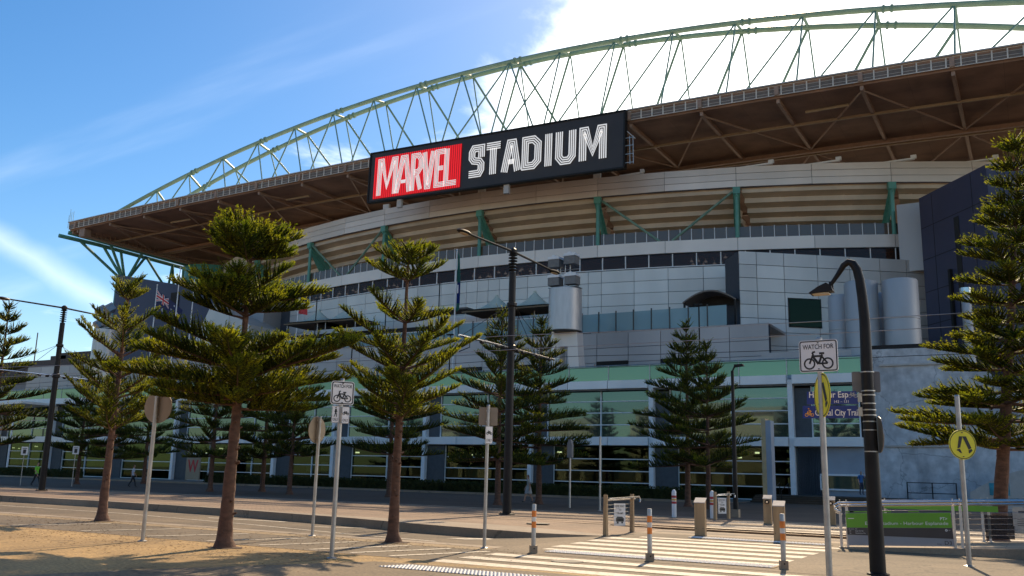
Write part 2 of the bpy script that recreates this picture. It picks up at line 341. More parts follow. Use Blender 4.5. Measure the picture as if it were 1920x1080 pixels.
M['needle'] = leaf_mat('pine_needles', (0.06, 0.09, 0.012), (0.20, 0.195, 0.02), 0.58)
M['core'] = leaf_mat('pine_shoots', (0.028, 0.045, 0.010), (0.06, 0.062, 0.014), 0.25)
M['hedge'] = leaf_mat('hedge_leaves', (0.022, 0.030, 0.008), (0.045, 0.05, 0.015), 0.25)
M['led_white'] = emis('white_light_strip', (0.90, 0.88, 0.86), 0.27, 0.6)
M['led_red'] = emis('red_light_strip', (0.90, 0.012, 0.016), 0.36, 0.4)
M['board'] = mat('sign_board_dark', (0.036, 0.026, 0.022), 0.5, var=0.15, scale=0.6)
M['redback'] = emis('red_backing', (0.42, 0.006, 0.01), 0.22, 0.4)
M['skin'] = mat('skin', (0.42, 0.24, 0.16), 0.6)
M['hair'] = mat('hair', (0.02, 0.014, 0.01), 0.6)
M['shoe'] = mat('shoe', (0.05, 0.045, 0.04), 0.6)
M['far_brown'] = mat('far_brown', (0.10, 0.075, 0.065), 0.8)
M['far_conc'] = mat('far_concrete', (0.26, 0.25, 0.25), 0.8)
M['far_glass'] = glass_mat('far_blue_glass', (0.35, 0.6, 0.75), 0.3, (0.05, 0.13, 0.19))
M['flag_blue'] = mat('flag_blue', (0.015, 0.018, 0.075), 0.7)
M['flag_red'] = mat('flag_red', (0.55, 0.04, 0.04), 0.7)
M['flag_white'] = mat('flag_white', (0.75, 0.72, 0.72), 0.7)
M['flag_green'] = mat('flag_green', (0.03, 0.16, 0.13), 0.7)
M['pendant'] = emis('pendant_lamp', (0.9, 0.82, 0.72), 0.28, 0.5)
M['pillar_tan'] = mat('pillar_tan', (0.62, 0.43, 0.22), 0.7, var=.1)  # pillar edge: tan lightened to read as sunlit though it stands in shade
M['iron'] = mat('cast_iron', (0.05, 0.042, 0.036), 0.6, .4, var=.3, scale=8)
M['dead_leaf'] = mat('dead_leaf', (0.13, 0.065, 0.03), 0.9, var=.4, scale=9)
M['shop_floor'] = mat('shop_floor', (0.22, 0.20, 0.17), 0.4)
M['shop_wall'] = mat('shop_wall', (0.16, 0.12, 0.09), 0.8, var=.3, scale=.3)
M['shop_light'] = emis('shop_light', (1.0, 0.85, 0.6), 1.6, 0.5)
M['poster_red'] = mat('poster_red', (0.35, 0.06, 0.04), 0.6, var=.4, scale=2)
M['mulch'] = mat('mulch', (0.09, 0.055, 0.035), 0.95, var=.4, scale=14, bump=.8, bscale=30)
M['lamp_lens'] = mat('lamp_lens', (0.55, 0.42, 0.24), 0.3)

for _k, _a in (('conc_blue', .2), ('asphalt', .35), ('path', .35), ('agg', .22), ('agg2', .25), ('concrete', .25)): patched(M[_k], _a)

# ------------------------------------------------------------------ mesh helpers
class MB:
    def __init__(s): s.v, s.f, s.m = [], [], []
    def add(s, vs, fs, mi=0):
        o = len(s.v); s.v += [tuple(p) for p in vs]; s.f += [tuple(i + o for i in f) for f in fs]; s.m += [mi] * len(fs); return s
    def box(s, x0, x1, y0, y1, z0, z1, mi=0):
        vs = [(x, y, z) for z in (z0, z1) for y in (y0, y1) for x in (x0, x1)]
        return s.add(vs, [(0, 2, 3, 1), (4, 5, 7, 6), (0, 1, 5, 4), (2, 6, 7, 3), (0, 4, 6, 2), (1, 3, 7, 5)], mi)
    def bar(s, p, q, w, h=None, mi=0, upv=(0, 0, 1)):
        h = h or w; p, q = Vector(p), Vector(q); d = (q - p).normalized()
        a = d.cross(Vector(upv))
        if a.length < 1e-4: a = d.cross(Vector((0, 1, 0)))
        a.normalize(); b = a.cross(d).normalized(); a *= w / 2; b *= h / 2
        vs = [p - a - b, p + a - b, p + a + b, p - a + b, q - a - b, q + a - b, q + a + b, q - a + b]
        return s.add(vs, [(0, 3, 2, 1), (4, 5, 6, 7), (0, 1, 5, 4), (1, 2, 6, 5), (2, 3, 7, 6), (3, 0, 4, 7)], mi)
    def tube(s, pts, rs, n=8, mi=0, cap=True):
        pts = [Vector(p) for p in pts]
        if not isinstance(rs, (list, tuple)): rs = [rs] * len(pts)
        o = len(s.v); ref = None
        for i, p in enumerate(pts):
            d = (pts[min(i + 1, len(pts) - 1)] - pts[max(i - 1, 0)])
            d = d.normalized() if d.length > 1e-9 else Vector((0, 0, 1))
            if ref is None:
                ref = Vector((1, 0, 0)) if abs(d.x) < 0.9 else Vector((0, 1, 0))
            a = (ref - d * ref.dot(d)).normalized(); ref = a; b = d.cross(a)
            for k in range(n):
                t = 2 * math.pi * k / n
                s.v.append(tuple(p + (a * math.cos(t) + b * math.sin(t)) * rs[i]))
        for i in range(len(pts) - 1):
            for k in range(n):
                s.f.append((o + i * n + k, o + i * n + (k + 1) % n, o + (i + 1) * n + (k + 1) % n, o + (i + 1) * n + k)); s.m.append(mi)
        if cap:
            s.f.append(tuple(o + k for k in reversed(range(n)))); s.m.append(mi)
            e = o + (len(pts) - 1) * n; s.f.append(tuple(e + k for k in range(n))); s.m.append(mi)
        return s
    def lathe(s, prof, n=16, c=(0, 0, 0), mi=0):
        return s.tube([(c[0], c[1], c[2] + z) for r, z in prof], [max(r, 1e-4) for r, z in prof], n, mi)
    def prism(s, poly, d0, d1, axis='y', mi=0):
        """poly of (a,b): axis 'y' -> (x,z) extruded in y; 'z' -> (x,y) extruded in z; 'x' -> (y,z) extruded in x"""
        def P(a, b, d): return (a, d, b) if axis == 'y' else (a, b, d) if axis == 'z' else (d, a, b)
        n = len(poly)
        ar = sum(poly[i][0] * poly[(i + 1) % n][1] - poly[(i + 1) % n][0] * poly[i][1] for i in range(n))
        if ar < 0: poly = poly[::-1]
        vs = [P(a, b, d0) for a, b in poly] + [P(a, b, d1) for a, b in poly]
        fs = [tuple(range(n)), tuple(reversed(range(n, 2 * n)))] + [(i, i + n, (i + 1) % n + n, (i + 1) % n) for i in range(n)]
        if axis != 'y': fs = [tuple(reversed(f)) for f in fs]
        return s.add(vs, fs, mi)
    def mesh(s, name, mats, smooth=False):
        me = bpy.data.meshes.new(name)
        me.from_pydata(s.v, [], s.f)
        for m in (mats if isinstance(mats, (list, tuple)) else [mats]): me.materials.append(m)
        me.polygons.foreach_set('material_index', s.m)
        if smooth:
            me.polygons.foreach_set('use_smooth', [True] * len(me.polygons))
            try: me.set_sharp_from_angle(angle=R(35))
            except Exception: pass
        me.update()
        return me
def wpos(o):
    p = Vector(o.location)
    while o.parent: o = o.parent; p += o.location
    return p
def link(name, me, parent=None, loc=None, rot=None, scale=None, world=False):
    o = bpy.data.objects.new(name, me); COL.objects.link(o)
    loc = Vector(loc) if loc is not None else Vector((0, 0, 0))
    if parent is not None:
        o.parent = parent
        if world: loc = loc - wpos(parent)
    o.location = loc
    if rot is not None: o.rotation_euler = rot
    if scale is not None: o.scale = scale
    return o
def build(name, mb, mats, parent=None, smooth=False, world=False):
    """world=True: vertices are in world space, the parent is unrotated"""
    return link(name, mb.mesh(name, mats, smooth), parent, (0, 0, 0), world=world)
def tag(o, label=None, cat=None, group=None, kind=None):
    if label: o['label'] = label
    if cat: o['category'] = cat
    if group: o['group'] = group
    if kind: o['kind'] = kind
    return o
def thing(name, label, cat, loc=(0, 0, 0), rz=0, group=None):
    o = bpy.data.objects.new(name, None); COL.objects.link(o)
    o.empty_display_size = 0.3
    o.location = loc; o.rotation_euler = (0, 0, rz)
    return tag(o, label, cat, group)
def copy_tree(o, parent=None):
    c = o.copy(); COL.objects.link(c)
    if parent: c.parent = parent
    for ch in [x for x in o.children]: copy_tree(ch, c)
    return c
_ub = {}
def UB(m):
    if m not in _ub:
        _ub[m] = MB().box(-.5, .5, -.5, .5, -.5, .5).mesh('panel_' + m, M[m])
    return _ub[m]
def piece(name, m, parent, c, size, rz=0):
    return link(name, UB(m), parent, c, (0, 0, rz), size, world=True)
def struct(name, mb, m, smooth=False): return tag(build(name, mb, m, smooth=smooth), kind='structure')

# lettering: all text meshes are made once, up front
_txt = {}
def text(s, bold=0.0):
    k = (s, bold)
    if k not in _txt:
        cu = bpy.data.curves.new('letters', 'FONT'); cu.body = s; cu.size = 1.0; cu.offset = bold; cu.extrude = 0.0; cu.resolution_u = 3
        o = bpy.data.objects.new('letters', cu); COL.objects.link(o)
        dg = bpy.context.evaluated_depsgraph_get()
        me = bpy.data.meshes.new_from_object(o.evaluated_get(dg))
        bpy.data.objects.remove(o); bpy.data.curves.remove(cu)
        vs = np.array([v.co[:] for v in me.vertices]); fs = [tuple(p.vertices) for p in me.polygons]
        bpy.data.meshes.remove(me)
        _txt[k] = (vs, fs)
    return _txt[k]
def put_text(mb, s, x, z, h, width=None, mi=0, y=-0.004, bold=0.0, align='l', cap=0.73):
    """flat lettering in the local x-z plane facing -y; h = cap height"""
    vs, fs = text(s, bold)
    sc = h / cap; w = vs[:, 0].max() - vs[:, 0].min(); sx = (width / w) if width else sc
    x0 = x - vs[:, 0].min() * sx
    if align == 'c': x0 -= w * sx / 2
    if align == 'r': x0 -= w * sx
    mb.add([(x0 + a * sx, y, z + b * sc) for a, b, _ in vs], fs, mi)
for _s in ('WATCH FOR', 'Harbour Esp', 'Capital City Trail'): text(_s, 0.012)

# ================================================================== the ground
def sheet(poly, z, m, name, nz=None):
    mb = MB(); mb.add([(x, y, z) for x, y in poly], [tuple(range(len(poly)))])
    o = struct(name, mb, M[m])
    if o.data.polygons[0].normal.z < 0: o.data.flip_normals()
    return o
def rect(x0, x1, y0, y1): return [(x0, y0), (x1, y0), (x1, y1), (x0, y1)]
# one great sheet, with a dip in it for the road
mb = MB()
mb.add([(-3000, -3000, -.2), (3000, -3000, -.2), (3000, 3000, -.2), (-3000, 3000, -.2)], [(0, 1, 2, 3)])
struct('ground', mb, M['ground'])
# forecourt: exposed aggregate in front, paler strip round the street trees, path between
def slab(name, poly, z0, z1, m):
    mb = MB(); mb.prism(poly, z0, z1, 'z'); return struct(name, mb, M[m])
slab('forecourt_pavement', [(-240, -60), (60, -60), (60, 14.9), (-240, 14.9)], -.25, 0.0, 'agg')
slab('bike_path', rect(-240, 60, 14.9, 17.7), -.25, -0.004, 'path')
slab('tree_verge', rect(-240, -10.9, 17.7, 18.35), -.25, 0.0, 'agg2')
slab('kerb', rect(-240, -13.6, 18.35, 18.8), -.25, 0.004, 'concrete')
mb = MB(); mb.prism([(-13.6, -.25), (-13.6, .004), (-10.9, .004), (-10.9, -.25)], 18.35, 18.8, 'y'); struct('kerb', mb, M['concrete'])
sheet([(-13.4, 8.5), (-12.6, 10.6), (-10.9, 14.0), (-7.9, 14.45), (-3, 14.75), (12, 14.75), (12, 3), (-6, -2)], 0.004, 'path', 'footpath_apron')
# seams in the aggregate
def line(name, pts, w, m, z=0.006, parent=None):
    mb = MB()
    for (a, b) in zip(pts[:-1], pts[1:]):
        a, b = Vector((*a, z)), Vector((*b, z)); d = (b - a).normalized(); s = Vector((-d.y, d.x, 0)) * w / 2
        mb.add([a - s, b - s, b + s, a + s], [(0, 1, 2, 3)])
    o = build(name, mb, M[m], parent)
    return o if parent else tag(o, kind='structure')
line('pavement_joint', [(-17.03, 9.0), (-17.35, 12.1), (-17.33, 14.9)], .035, 'slab_dark')
line('pavement_joint', [(-11.75, 8.2), (-11.86, 10.5), (-11.9, 14.0)], .035, 'slab_dark')
line('path_edging', [(-40, 14.9), (-10.9, 14.9)], .09, 'slab_dark', 0.009)
# road, lowered behind the kerb, rising to the raised crossing
edge = [(-240, 25.9), (-34, 25.7), (-27, 25.2), (-20, 24.0), (-16.3, 23.0), (-14, 22.75), (-12.4, 23.2), (-10.9, 24.4)]
RZ = -0.13
mb = MB()
mb.add([(-240, 18.8, RZ), (-13.6, 18.8, RZ), (-13.6, 27, RZ), (-240, 27, RZ)], [(0, 1, 2, 3)])
mb.add([(-13.6, 18.8, RZ), (-10.9, 18.8, -.002), (-10.9, 25, -.002), (-13.6, 25, RZ)], [(0, 1, 2, 3)])
struct('road', mb, M['asphalt'])
slab('crossing_table', rect(-10.9, 60, 17.7, 27), -.25, 0.0, 'path')
# tram island with its kerb face
mb = MB(); top, bot = [], []
for i, (x, y) in enumerate(edge):
    h = 0.13 if x < -15 else {-14: .11, -12.4: .06, -10.9: .004}[x]
    top.append((x, y, h)); bot.append((x, y, -.2))
n = len(edge)
inner = [(x, max(y + .35, 24.9), top[i][2]) for i, (x, y) in enumerate(edge)]
back = [(x, 33.0, 0.0) for x, y in edge]
mb.add(top + bot, [(i, i + 1, n + i + 1, n + i) for i in range(n - 1)])
mb.add(top + inner, [(i, n + i, n + i + 1, i + 1) for i in range(n - 1)])
o = struct('kerb', mb, M['concrete'])
for p in o.data.polygons: pass
mb = MB()
mb.add([(x, y, z - .004) for x, y, z in inner] + back, [(i, i + 1, n + i + 1, n + i) for i in range(n - 1)])
mb.add([(-240, 33, 0), (-10.9, 33, 0), (-10.9, 38.6, 0), (-240, 38.6, 0)], [(0, 1, 2, 3)])
struct('tram_island', mb, M['paver'])
slab('tram_crossing', rect(-10.9, 60, 27, 38.6), -.25, 0.0, 'slab')
slab('kerb', rect(-240, 60, 38.6, 38.95), -.25, 0.02, 'concrete')
slab('footpath', rect(-240, 60, 38.95, 63.4), -.25, 0.0, 'bluestone')
slab('kerb', rect(-240, -19.5, 63.4, 63.75), -.25, 0.16, 'concrete')
slab('garden_bed', rect(-240, -19.5, 63.75, 78.2), -.25, 0.05, 'slab_dark')
slab('plaza', [(-19.5, 63.4), (60, 63.4), (60, 78.4), (-19.5, 78.4)], -.25, 0.0, 'bluestone')
# tram rails and bands of darker paving on the tracks
for v in (29.3, 30.75, 34.2, 35.65):
    mb = MB(); mb.box(-240, 60, v - .04, v + .04, -.1, 0.004 if v > 33 else 0.055 * (33 - v) / 4 + .012); struct('tram_rail', mb, M['rail'])
for v, w in ((28.2, .8), (30.0, .55), (32.4, 1.0), (34.9, .55), (37.2, .9)):
    sheet(rect(-10.7, 40, v - w / 2, v + w / 2), 0.004, 'slab_dark', 'track_paving')
for v in (31.6, 33.3, 36.5):
    sheet(rect(-10.7, 40, v - .22, v + .22), 0.004, 'paint', 'pale_band')

# painted markings
for i, (v, x0, x1, w) in enumerate([(15.0, -10.2, -3.4, .5), (16.0, -10.2, -3.4, .5), (17.0, -10.2, -3.4, .5)]):
    line('crosswalk_stripe', [(x0, v), (x1, v)], w, 'paint', 0.004)
for v in (20.1, 21.35, 22.6, 23.85):
    line('crosswalk_stripe', [(-10.2 - .1 * (v - 20), v), (-4.7, v)], .62, 'paint', 0.004)
for v in (19.1, 24.9): line('crosswalk_stripe', [(-10.0, v), (-4.6, v)], .35, 'paint', 0.004)
for x in (-24.0, -21.1, -18.6, -16.6, -15.0, -13.5, -12.4, -11.4):
    line('path_bar', [(x, 15.1), (x + .85, 17.5)], .16, 'paint', 0.004)
line('lane_line', [(-60, 23.6), (-30, 23.1), (-22, 21.9), (-17.5, 20.95), (-14, 20.5)], .12, 'paint', RZ + .006)
line('lane_line', [(-26, 23.6), (-22.5, 23.9)], .22, 'paint', RZ + .008)
line('lane_line', [(-20.2, 22.6), (-18.6, 23.4)], .2, 'paint', RZ + .008)
line('lane_line', [(-240, 18.98), (-31, 18.98)], .12, 'paint', RZ + .006)
sheet([(-14.4, 21.6), (-13.8, 21.6), (-13.1, 22.5), (-13.7, 22.5)], RZ + .01, 'paint', 'lane_marking')
# tactile paving: plate + studs
def tactile(name, x0, x1, y0, y1, step, shear=0.0):
    mb = MB(); z = 0.012
    mb.add([(x0, y0, z), (x1, y0, z), (x1 + shear, y1, z), (x0 + shear, y1, z)], [(0, 1, 2, 3)])
    root = struct(name, mb, M['agg2'])
    s = MB(); ny = int((y1 - y0) / step); nx = int((x1 - x0) / step); r = step * .36
    for j in range(ny):
        for i in range(nx):
            cx, cy = x0 + (i + .5) * step + shear * j / ny, y0 + (j + .5) * step
            s.add([(cx - r, cy - r, z), (cx + r, cy - r, z), (cx + r, cy + r, z), (cx - r, cy + r, z)] +
                  [(cx - r * .5, cy - r * .5, z + .012), (cx + r * .5, cy - r * .5, z + .012), (cx + r * .5, cy + r * .5, z + .012), (cx - r * .5, cy + r * .5, z + .012)],
                  [(4, 5, 6, 7), (0, 1, 5, 4), (1, 2, 6, 5), (2, 3, 7, 6), (3, 0, 4, 7)])
    tag(build('tactile_stud', s, M['tactile'], root), kind='stuff')
tactile('tactile_paving', -10.25, -6.6, 13.25, 13.9, .075, .25)
tactile('tactile_paving', -9.6, -4.6, 18.25, 18.8, .09)
tactile('tactile_paving', -8.9, -5.0, 25.7, 26.3, .09)

# ================================================================== stadium
CX, CY, RB = -62.0, 221.0, 126.0
def arc(u, r=RB): return CY - math.sqrt(max(r * r - (u - CX) ** 2, 0))
def arcp(a, r): return (CX + r * math.sin(a), CY - r * math.cos(a))       # a: angle from the street side
def edge_z(u): return 42.35 - 1.05 * ((u + 62) / 68) ** 2
st = thing('stadium', 'vast oval stadium with overhanging brown-lined roof and green arched truss', 'stadium', (-62, 150, 0))
U0, U1, VE, VB = -138.0, 16.0, 90.0, 214.0
# roof deck and lining
N = 24; us = [U0 + (U1 - U0) * i / N for i in range(N + 1)]
mb = MB()
for i, u in enumerate(us):
    z = edge_z(u)
    mb.v += [(u, VE - .15, z + .18), (u, 118, z + 2.6), (u, VB, z + 4), (u, VB, z - .5), (u, 118, z - 1.15), (u, VE + .25, z - 1.25)]
for i in range(N):
    a = i * 6
    for k, mi in ((0, 1), (1, 1), (2, 0), (3, 0), (4, 0)):
        mb.f.append((a + k, a + 6 + k, a + 6 + k + 1, a + k + 1)); mb.m.append(mi)
    mb.f.append((a + 5, a + 11, a + 6, a)); mb.m.append(0)
mb.f += [(0, 1, 2, 3, 4, 5), tuple(N * 6 + k for k in (5, 4, 3, 2, 1, 0))]; mb.m += [0, 0]
build('roof', mb, [M['roof_under'], M['roof_top']], st, world=True)
# fascia panels 1.3 m wide, hung along the edge; brackets at each truss node
pw = 1.293; mb = MB()
mb.box(-.62, .62, -.02, .04, -.52, .52, 1)
for (a, b, c, d) in ((-.645, .645, -.55, -.49), (-.645, .645, .49, .55), (-.645, -.585, -.49, .49), (.585, .645, -.49, .49)): mb.box(a, b, -.09, .03, c, d, 0)
for k in (-.2, .2): mb.box(-.58, .58, -.05, -.03, k - .012, k + .012, 0)
fp = mb.mesh('fascia_panel', [M['fascia'], M['fascia_in']])
u = U0 + .7
while u < 14:
    sl = -2 * 1.05 * (u + 62) / 68 ** 2
    link('fascia_panel', fp, st, (u, VE - .02, edge_z(u) - .5), (0, -math.atan(sl), 0), world=True); u += pw
mb = MB(); mb.box(-.22, .22, -.2, .2, -.62, .3)
bk = mb.mesh('fascia_bracket', M['roof_beam'])
nodes = [CX + 8.25 * k for k in range(-10, 11)]
for un in nodes:
    if U0 < un < 14: link('fascia_bracket', bk, st, (un, VE - .06, edge_z(un) - .4), world=True)
mb = MB()
for i in range(N): mb.bar((us[i], VE - .2, edge_z(us[i]) + .16), (us[i + 1], VE - .2, edge_z(us[i + 1]) + .16), .3, .12)
build('gutter_edge', mb, M['roof_top'], st, world=True)
# steelwork under the roof
def ub(u, v): return edge_z(u) - 1.25 - .15
for un in [U0 + .5] + nodes:
    if un < U0: continue
    mb = MB(); mb.bar((un, VE + .4, ub(un, 0) - .05), (un, 160, ub(un, 0) + .25), .34, .5); build('roof_beam', mb, M['roof_beam'], st, world=True)
for v, w, m in ((97.5, .26, 'roof_tan'), (106.5, .45, 'roof_beam'), (107.6, .3, 'roof_tan'), (118, .4, 'roof_beam'), (130, .4, 'roof_beam')):
    mb = MB()
    for i in range(N): mb.bar((us[i], v, ub(us[i], v) - .25), (us[i + 1], v, ub(us[i + 1], v) - .25), w, w)
    build('purlin', mb, M[m], st, world=True)
for k, un in enumerate(nodes[:-1]):
    if un < U0: continue
    d = 1 if un < CX else -1
    a, b = (nodes[k], nodes[k + 1]) if k % 2 == 0 else (nodes[k + 1], nodes[k])
    mb = MB(); mb.tube([(a, VE + .8, ub(a, 0) - .2), (b, 106, ub(b, 0) - .2)], .11, 6); build('roof_brace', mb, M['roof_beam'], st, world=True)
    mb = MB(); mb.tube([(b, 107, ub(b, 0) - .2), (a, 124, ub(a, 0) - .2)], .11, 6); build('roof_brace', mb, M['roof_beam'], st, world=True)
    if k % 3 == 0:
        mb = MB(); mb.tube([(un + 2, 94, ub(un, 0) - .35), (un + 6.4, 94, ub(un, 0) - .35)], .15, 6); build('catwalk_tube', mb, M['roof_tan'], st, world=True)
# arched truss: two top chords, two bottom chords
def za(u): return 60.1 - 1.6745e-3 * (u + 62.2) ** 2
def zb(u): return za(u) + 1.0 - 3.2 * ((u + 62) / 72) ** 2 - .1
VA, VBC = 105.0, 108.0
def vb_(u): return 108.0 + .0
def chord(f, v, u0, u1, r, name, m):
    mb = MB(); pts = [(u0 + (u1 - u0) * i / 40, v, f(u0 + (u1 - u0) * i / 40)) for i in range(41)]
    mb.tube(pts, r, 10); return build(name, mb, M[m], st, smooth=True, world=True)
ca = chord(za, VA, -152, 30, .36, 'arch_chord', 'green_pale')
cb = chord(zb, VBC, -146, 24, .36, 'arch_chord', 'green_pale')
zlow = lambda u: edge_z(u) + 1.5
def web(parent, p, q, r, name='web_strut'):
    mb = MB(); mb.tube([p, q], r, 6); build(name, mb, M['strut'], parent, world=True)
for k, un in enumerate(nodes):
    if za(un) < zlow(un) + 1 or un < U0 + 1: continue
    c = 1 if un < CX - 4 else -1 if un > CX + 4 else 0
    web(ca, (un, VA, za(un)), (un - .3, 99.5, zlow(un)), .12)
    web(cb, (un, VBC, zb(un)), (un + .2, 113, zlow(un) + 1.5), .11)
    web(ca, (un, VA, za(un)), (un, VBC, zb(un)), .2, 'cross_tie')
    for d in ((c,) if c else (1, -1)):
        web(ca, (un, VA, za(un)), (un + d * 8.25, 99.5, zlow(un + d * 8)), .12)
        web(cb, (un, VBC, zb(un)), (un + d * 8.25, 113, zlow(un) + 1.5), .17)
    for ch, v, f in ((ca, VA, za), (cb, VBC, zb)):
        if k % 2 == 0:
            for dd in (-.45, .45):
                mb = MB(); mb.tube([(un + 1.2 + dd, v, f(un + 1.2 + dd)), (un + 1.2 + dd + .22, v, f(un + 1.2 + dd + .22))], .5, 10); build('chord_flange', mb, M['strut'], ch, world=True)
# dark bowl inside
mb = MB(); A0, A1 = -math.asin(66 / RB), math.asin(78 / RB)
NA = 40; ang = [A0 + (A1 - A0) * i / NA for i in range(NA + 1)]
def ring(z0, z1, r, m, name, r2=None):
    mb = MB(); r2 = r2 or r
    for a in ang: mb.v += [(*arcp(a, r), z0), (*arcp(a, r2), z1)]
    for i in range(NA): mb.f.append((2 * i, 2 * i + 2, 2 * i + 3, 2 * i + 1)); mb.m.append(0)
    return build(name, mb, M[m], st, world=True)
ring(10, 25.75, RB - .25, 'joint', 'wall_backing')
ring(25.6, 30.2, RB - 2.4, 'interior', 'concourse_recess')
ring(34.78, 37.2, RB - .12, 'joint', 'parapet_backing')
ring(37.25, 37.25, RB - .1, 'panel_grey', 'parapet_cap', RB - 3)
ring(28.75, 28.75, RB - .1, 'panel_grey', 'concourse_floor', RB - 6.5)
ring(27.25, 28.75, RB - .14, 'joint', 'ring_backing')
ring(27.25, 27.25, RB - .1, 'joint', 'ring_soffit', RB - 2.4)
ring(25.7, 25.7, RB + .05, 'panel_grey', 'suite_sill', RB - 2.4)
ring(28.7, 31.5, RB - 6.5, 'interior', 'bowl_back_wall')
def arc_piece(name, m, u0, u1, zc, dz, r, gap=.07, th=.12):
    p, q = Vector((u0, arc(u0, r), 0)), Vector((u1, arc(u1, r), 0)); d = q - p
    return piece(name, m, st, ((p.x + q.x) / 2, (p.y + q.y) / 2, zc), (d.length - gap, th, dz - gap), math.atan2(d.y, d.x))
bay = 8.0; u = -28.0 - 12 * bay
seams = []
while u < 14.1: seams.append(u); u += bay
for a, b in zip(seams[:-1], seams[1:]):
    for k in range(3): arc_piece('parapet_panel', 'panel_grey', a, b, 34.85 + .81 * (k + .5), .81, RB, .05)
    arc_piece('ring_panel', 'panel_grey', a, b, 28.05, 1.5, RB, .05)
# precast tiers under the seats: stepped, leaning inwards, one row per bay of two panels
bays = [s for i, s in enumerate(seams) if i % 2 == 0]
for a, b in zip(bays[:-1], bays[1:]):
    for k in range(6):
        r0, r1 = RB - .55 - k * 1.05, RB - .55 - (k + 1) * 1.05
        zt, zb_ = 34.86 - k * .92, 34.86 - (k + 1) * .92 + .30
        mb = MB(); ns = 4; e = .45
        for i in range(ns + 1):
            uu = a + e + (b - a - 2 * e) * i / ns
            mb.v += [(uu, arc(uu, r0), zt), (uu, arc(uu, r0 + .12), zb_), (uu, arc(uu, r1 + .1), zb_ + .06 - .34), (uu, arc(uu, r1 - .4), zt)]
        for i in range(ns):
            q = i * 4
            for j in range(3): mb.f.append((q + j, q + j + 1, q + 5 + j, q + 4 + j)); mb.m.append(0)
        mb.f += [(0, 3, 2, 1), (ns * 4, ns * 4 + 1, ns * 4 + 2, ns * 4 + 3)]; mb.m += [0, 0]
        build('seating_tier', mb, M['tier'], st, world=True)
# green raking frames with a post each
for i, ub_ in enumerate(bays):
    if not -126 < ub_ < 12: continue
    a = math.asin((ub_ - CX) / RB)
    fr = thing('raking_frame', None, None); fr.parent = st; fr.location = Vector((*arcp(a, RB), 28.8)) - wpos(st); fr.rotation_euler = (0, 0, a)
    mb = MB(); mb.prism([(.3, 5.9), (-.25, 5.9), (-.25, 5.0), (2.8, .6), (4.2, 0.0), (5.8, .0), (5.4, 1.5)], -.09, .09, 'x'); 
    mb.prism([(-.3, 6.0), (-.3, 5.2), (.35, 5.2), (.35, 6.0)], -.42, .42, 'x')
    mb.bar((0, -.2, 5.3), (0, 5.0, .2), .75, .1, upv=(0, 1, 1))
    build('raking_plate', mb, M['green'], fr)
    mb = MB(); mb.tube([(0, .1, 0), (0, .1, 5.3)], .24, 10); build('post', mb, M['green'], fr, smooth=True)
    mb = MB(); mb.tube([(0, .1, .3), (0, 2.6, 1.5)], .14, 8); build('strut', mb, M['green'], fr, smooth=True)
def brace(ub0, ub1):
    p = Vector((ub0, arc(ub0, RB - .1), 34.3)); q = Vector((ub1, arc(ub1, RB - .3), 28.85))
    mb = MB(); mb.tube([p, q], .15, 8); build('cross_brace', mb, M['strut'], st, smooth=True, world=True)
for b0 in bays[:-1]:
    idx = bays.index(b0)
    if (round((b0 + 28) / 16)) % 3 == -1 % 3:
        brace(b0 + .5, b0 + 7.3); brace(b0 + 15.5, b0 + 8.7)
# balustrade on the ring, suite windows below
u = -124.0; k = 0
while u < 12:
    p0, p1 = u, u + 1.28
    arc_piece('balustrade_pane', 'grey_glass', p0, p1, 29.5, 1.35, RB - .35, .06, .03)
    u += 1.28
u = -124.0
while u < 12.2:
    piece('balustrade_post', 'white_steel', st, (u, arc(u, RB - .32), 29.48), (.07, .1, 1.48)); u += 1.28
u = -94.0; mull = []
while u < -9:
    mull.append(u); piece('suite_mullion', 'white_steel', st, (u, arc(u, RB - .25), 26.5), (.1, .2, 1.6)); u += 2.2 + .75 * (1 - abs(u - CX) / 75)
for a, b in zip(mull[:-1], mull[1:]): arc_piece('suite_window', 'brown_glass', a, b, 26.47, 1.52, RB - .3, .05, .03)
mb = MB()
for a, b in zip(mull[:-1], mull[1:]):
    mb.bar((a, arc(a, RB), 25.66), (b, arc(b, RB), 25.66), .2, .1)
build('window_sill', mb, M['white_steel'], st, world=True)
# pendant lamps seen through some of the suite windows
pm = MB().lathe([(.02, .45), (.02, .2), (.19, .1), (.2, 0), (.02, -.03)], 10).mesh('pendant_lamp', M['pendant'], True)
rnd = random.Random(9)
for lo, hi, n_ in ((-92, -71, 26), (-62, -49, 22), (-34, -29, 9)):
    for k in range(n_):
        u = lo + (hi - lo) * (k + rnd.random()) / n_
        link('pendant_lamp', pm, st, (u, arc(u, RB - rnd.uniform(.7, 2.0)), 26.3 + rnd.uniform(-.35, .35)), world=True)
# blue wall panels
pu = [-96.0]
rnd = random.Random(3)
while pu[-1] < -27.6: pu.append(min(pu[-1] + rnd.choice((3.9, 3.9, 3.9, 1.6)), -27.2))
for a, b in zip(pu[:-1], pu[1:]):
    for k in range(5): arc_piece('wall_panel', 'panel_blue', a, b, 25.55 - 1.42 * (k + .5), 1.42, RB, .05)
# end of the parapet and dark bowl flank at the far corner
for (u0, z0, z1, m, nm) in ((-128, 29, 37.3, 'panel_grey', 'parapet_end'),):
    mb = MB(); mb.box(u0 - .1, u0 + .1, arc(-126), arc(-126) + 40, z0, z1); build(nm, mb, M[m], st, world=True)
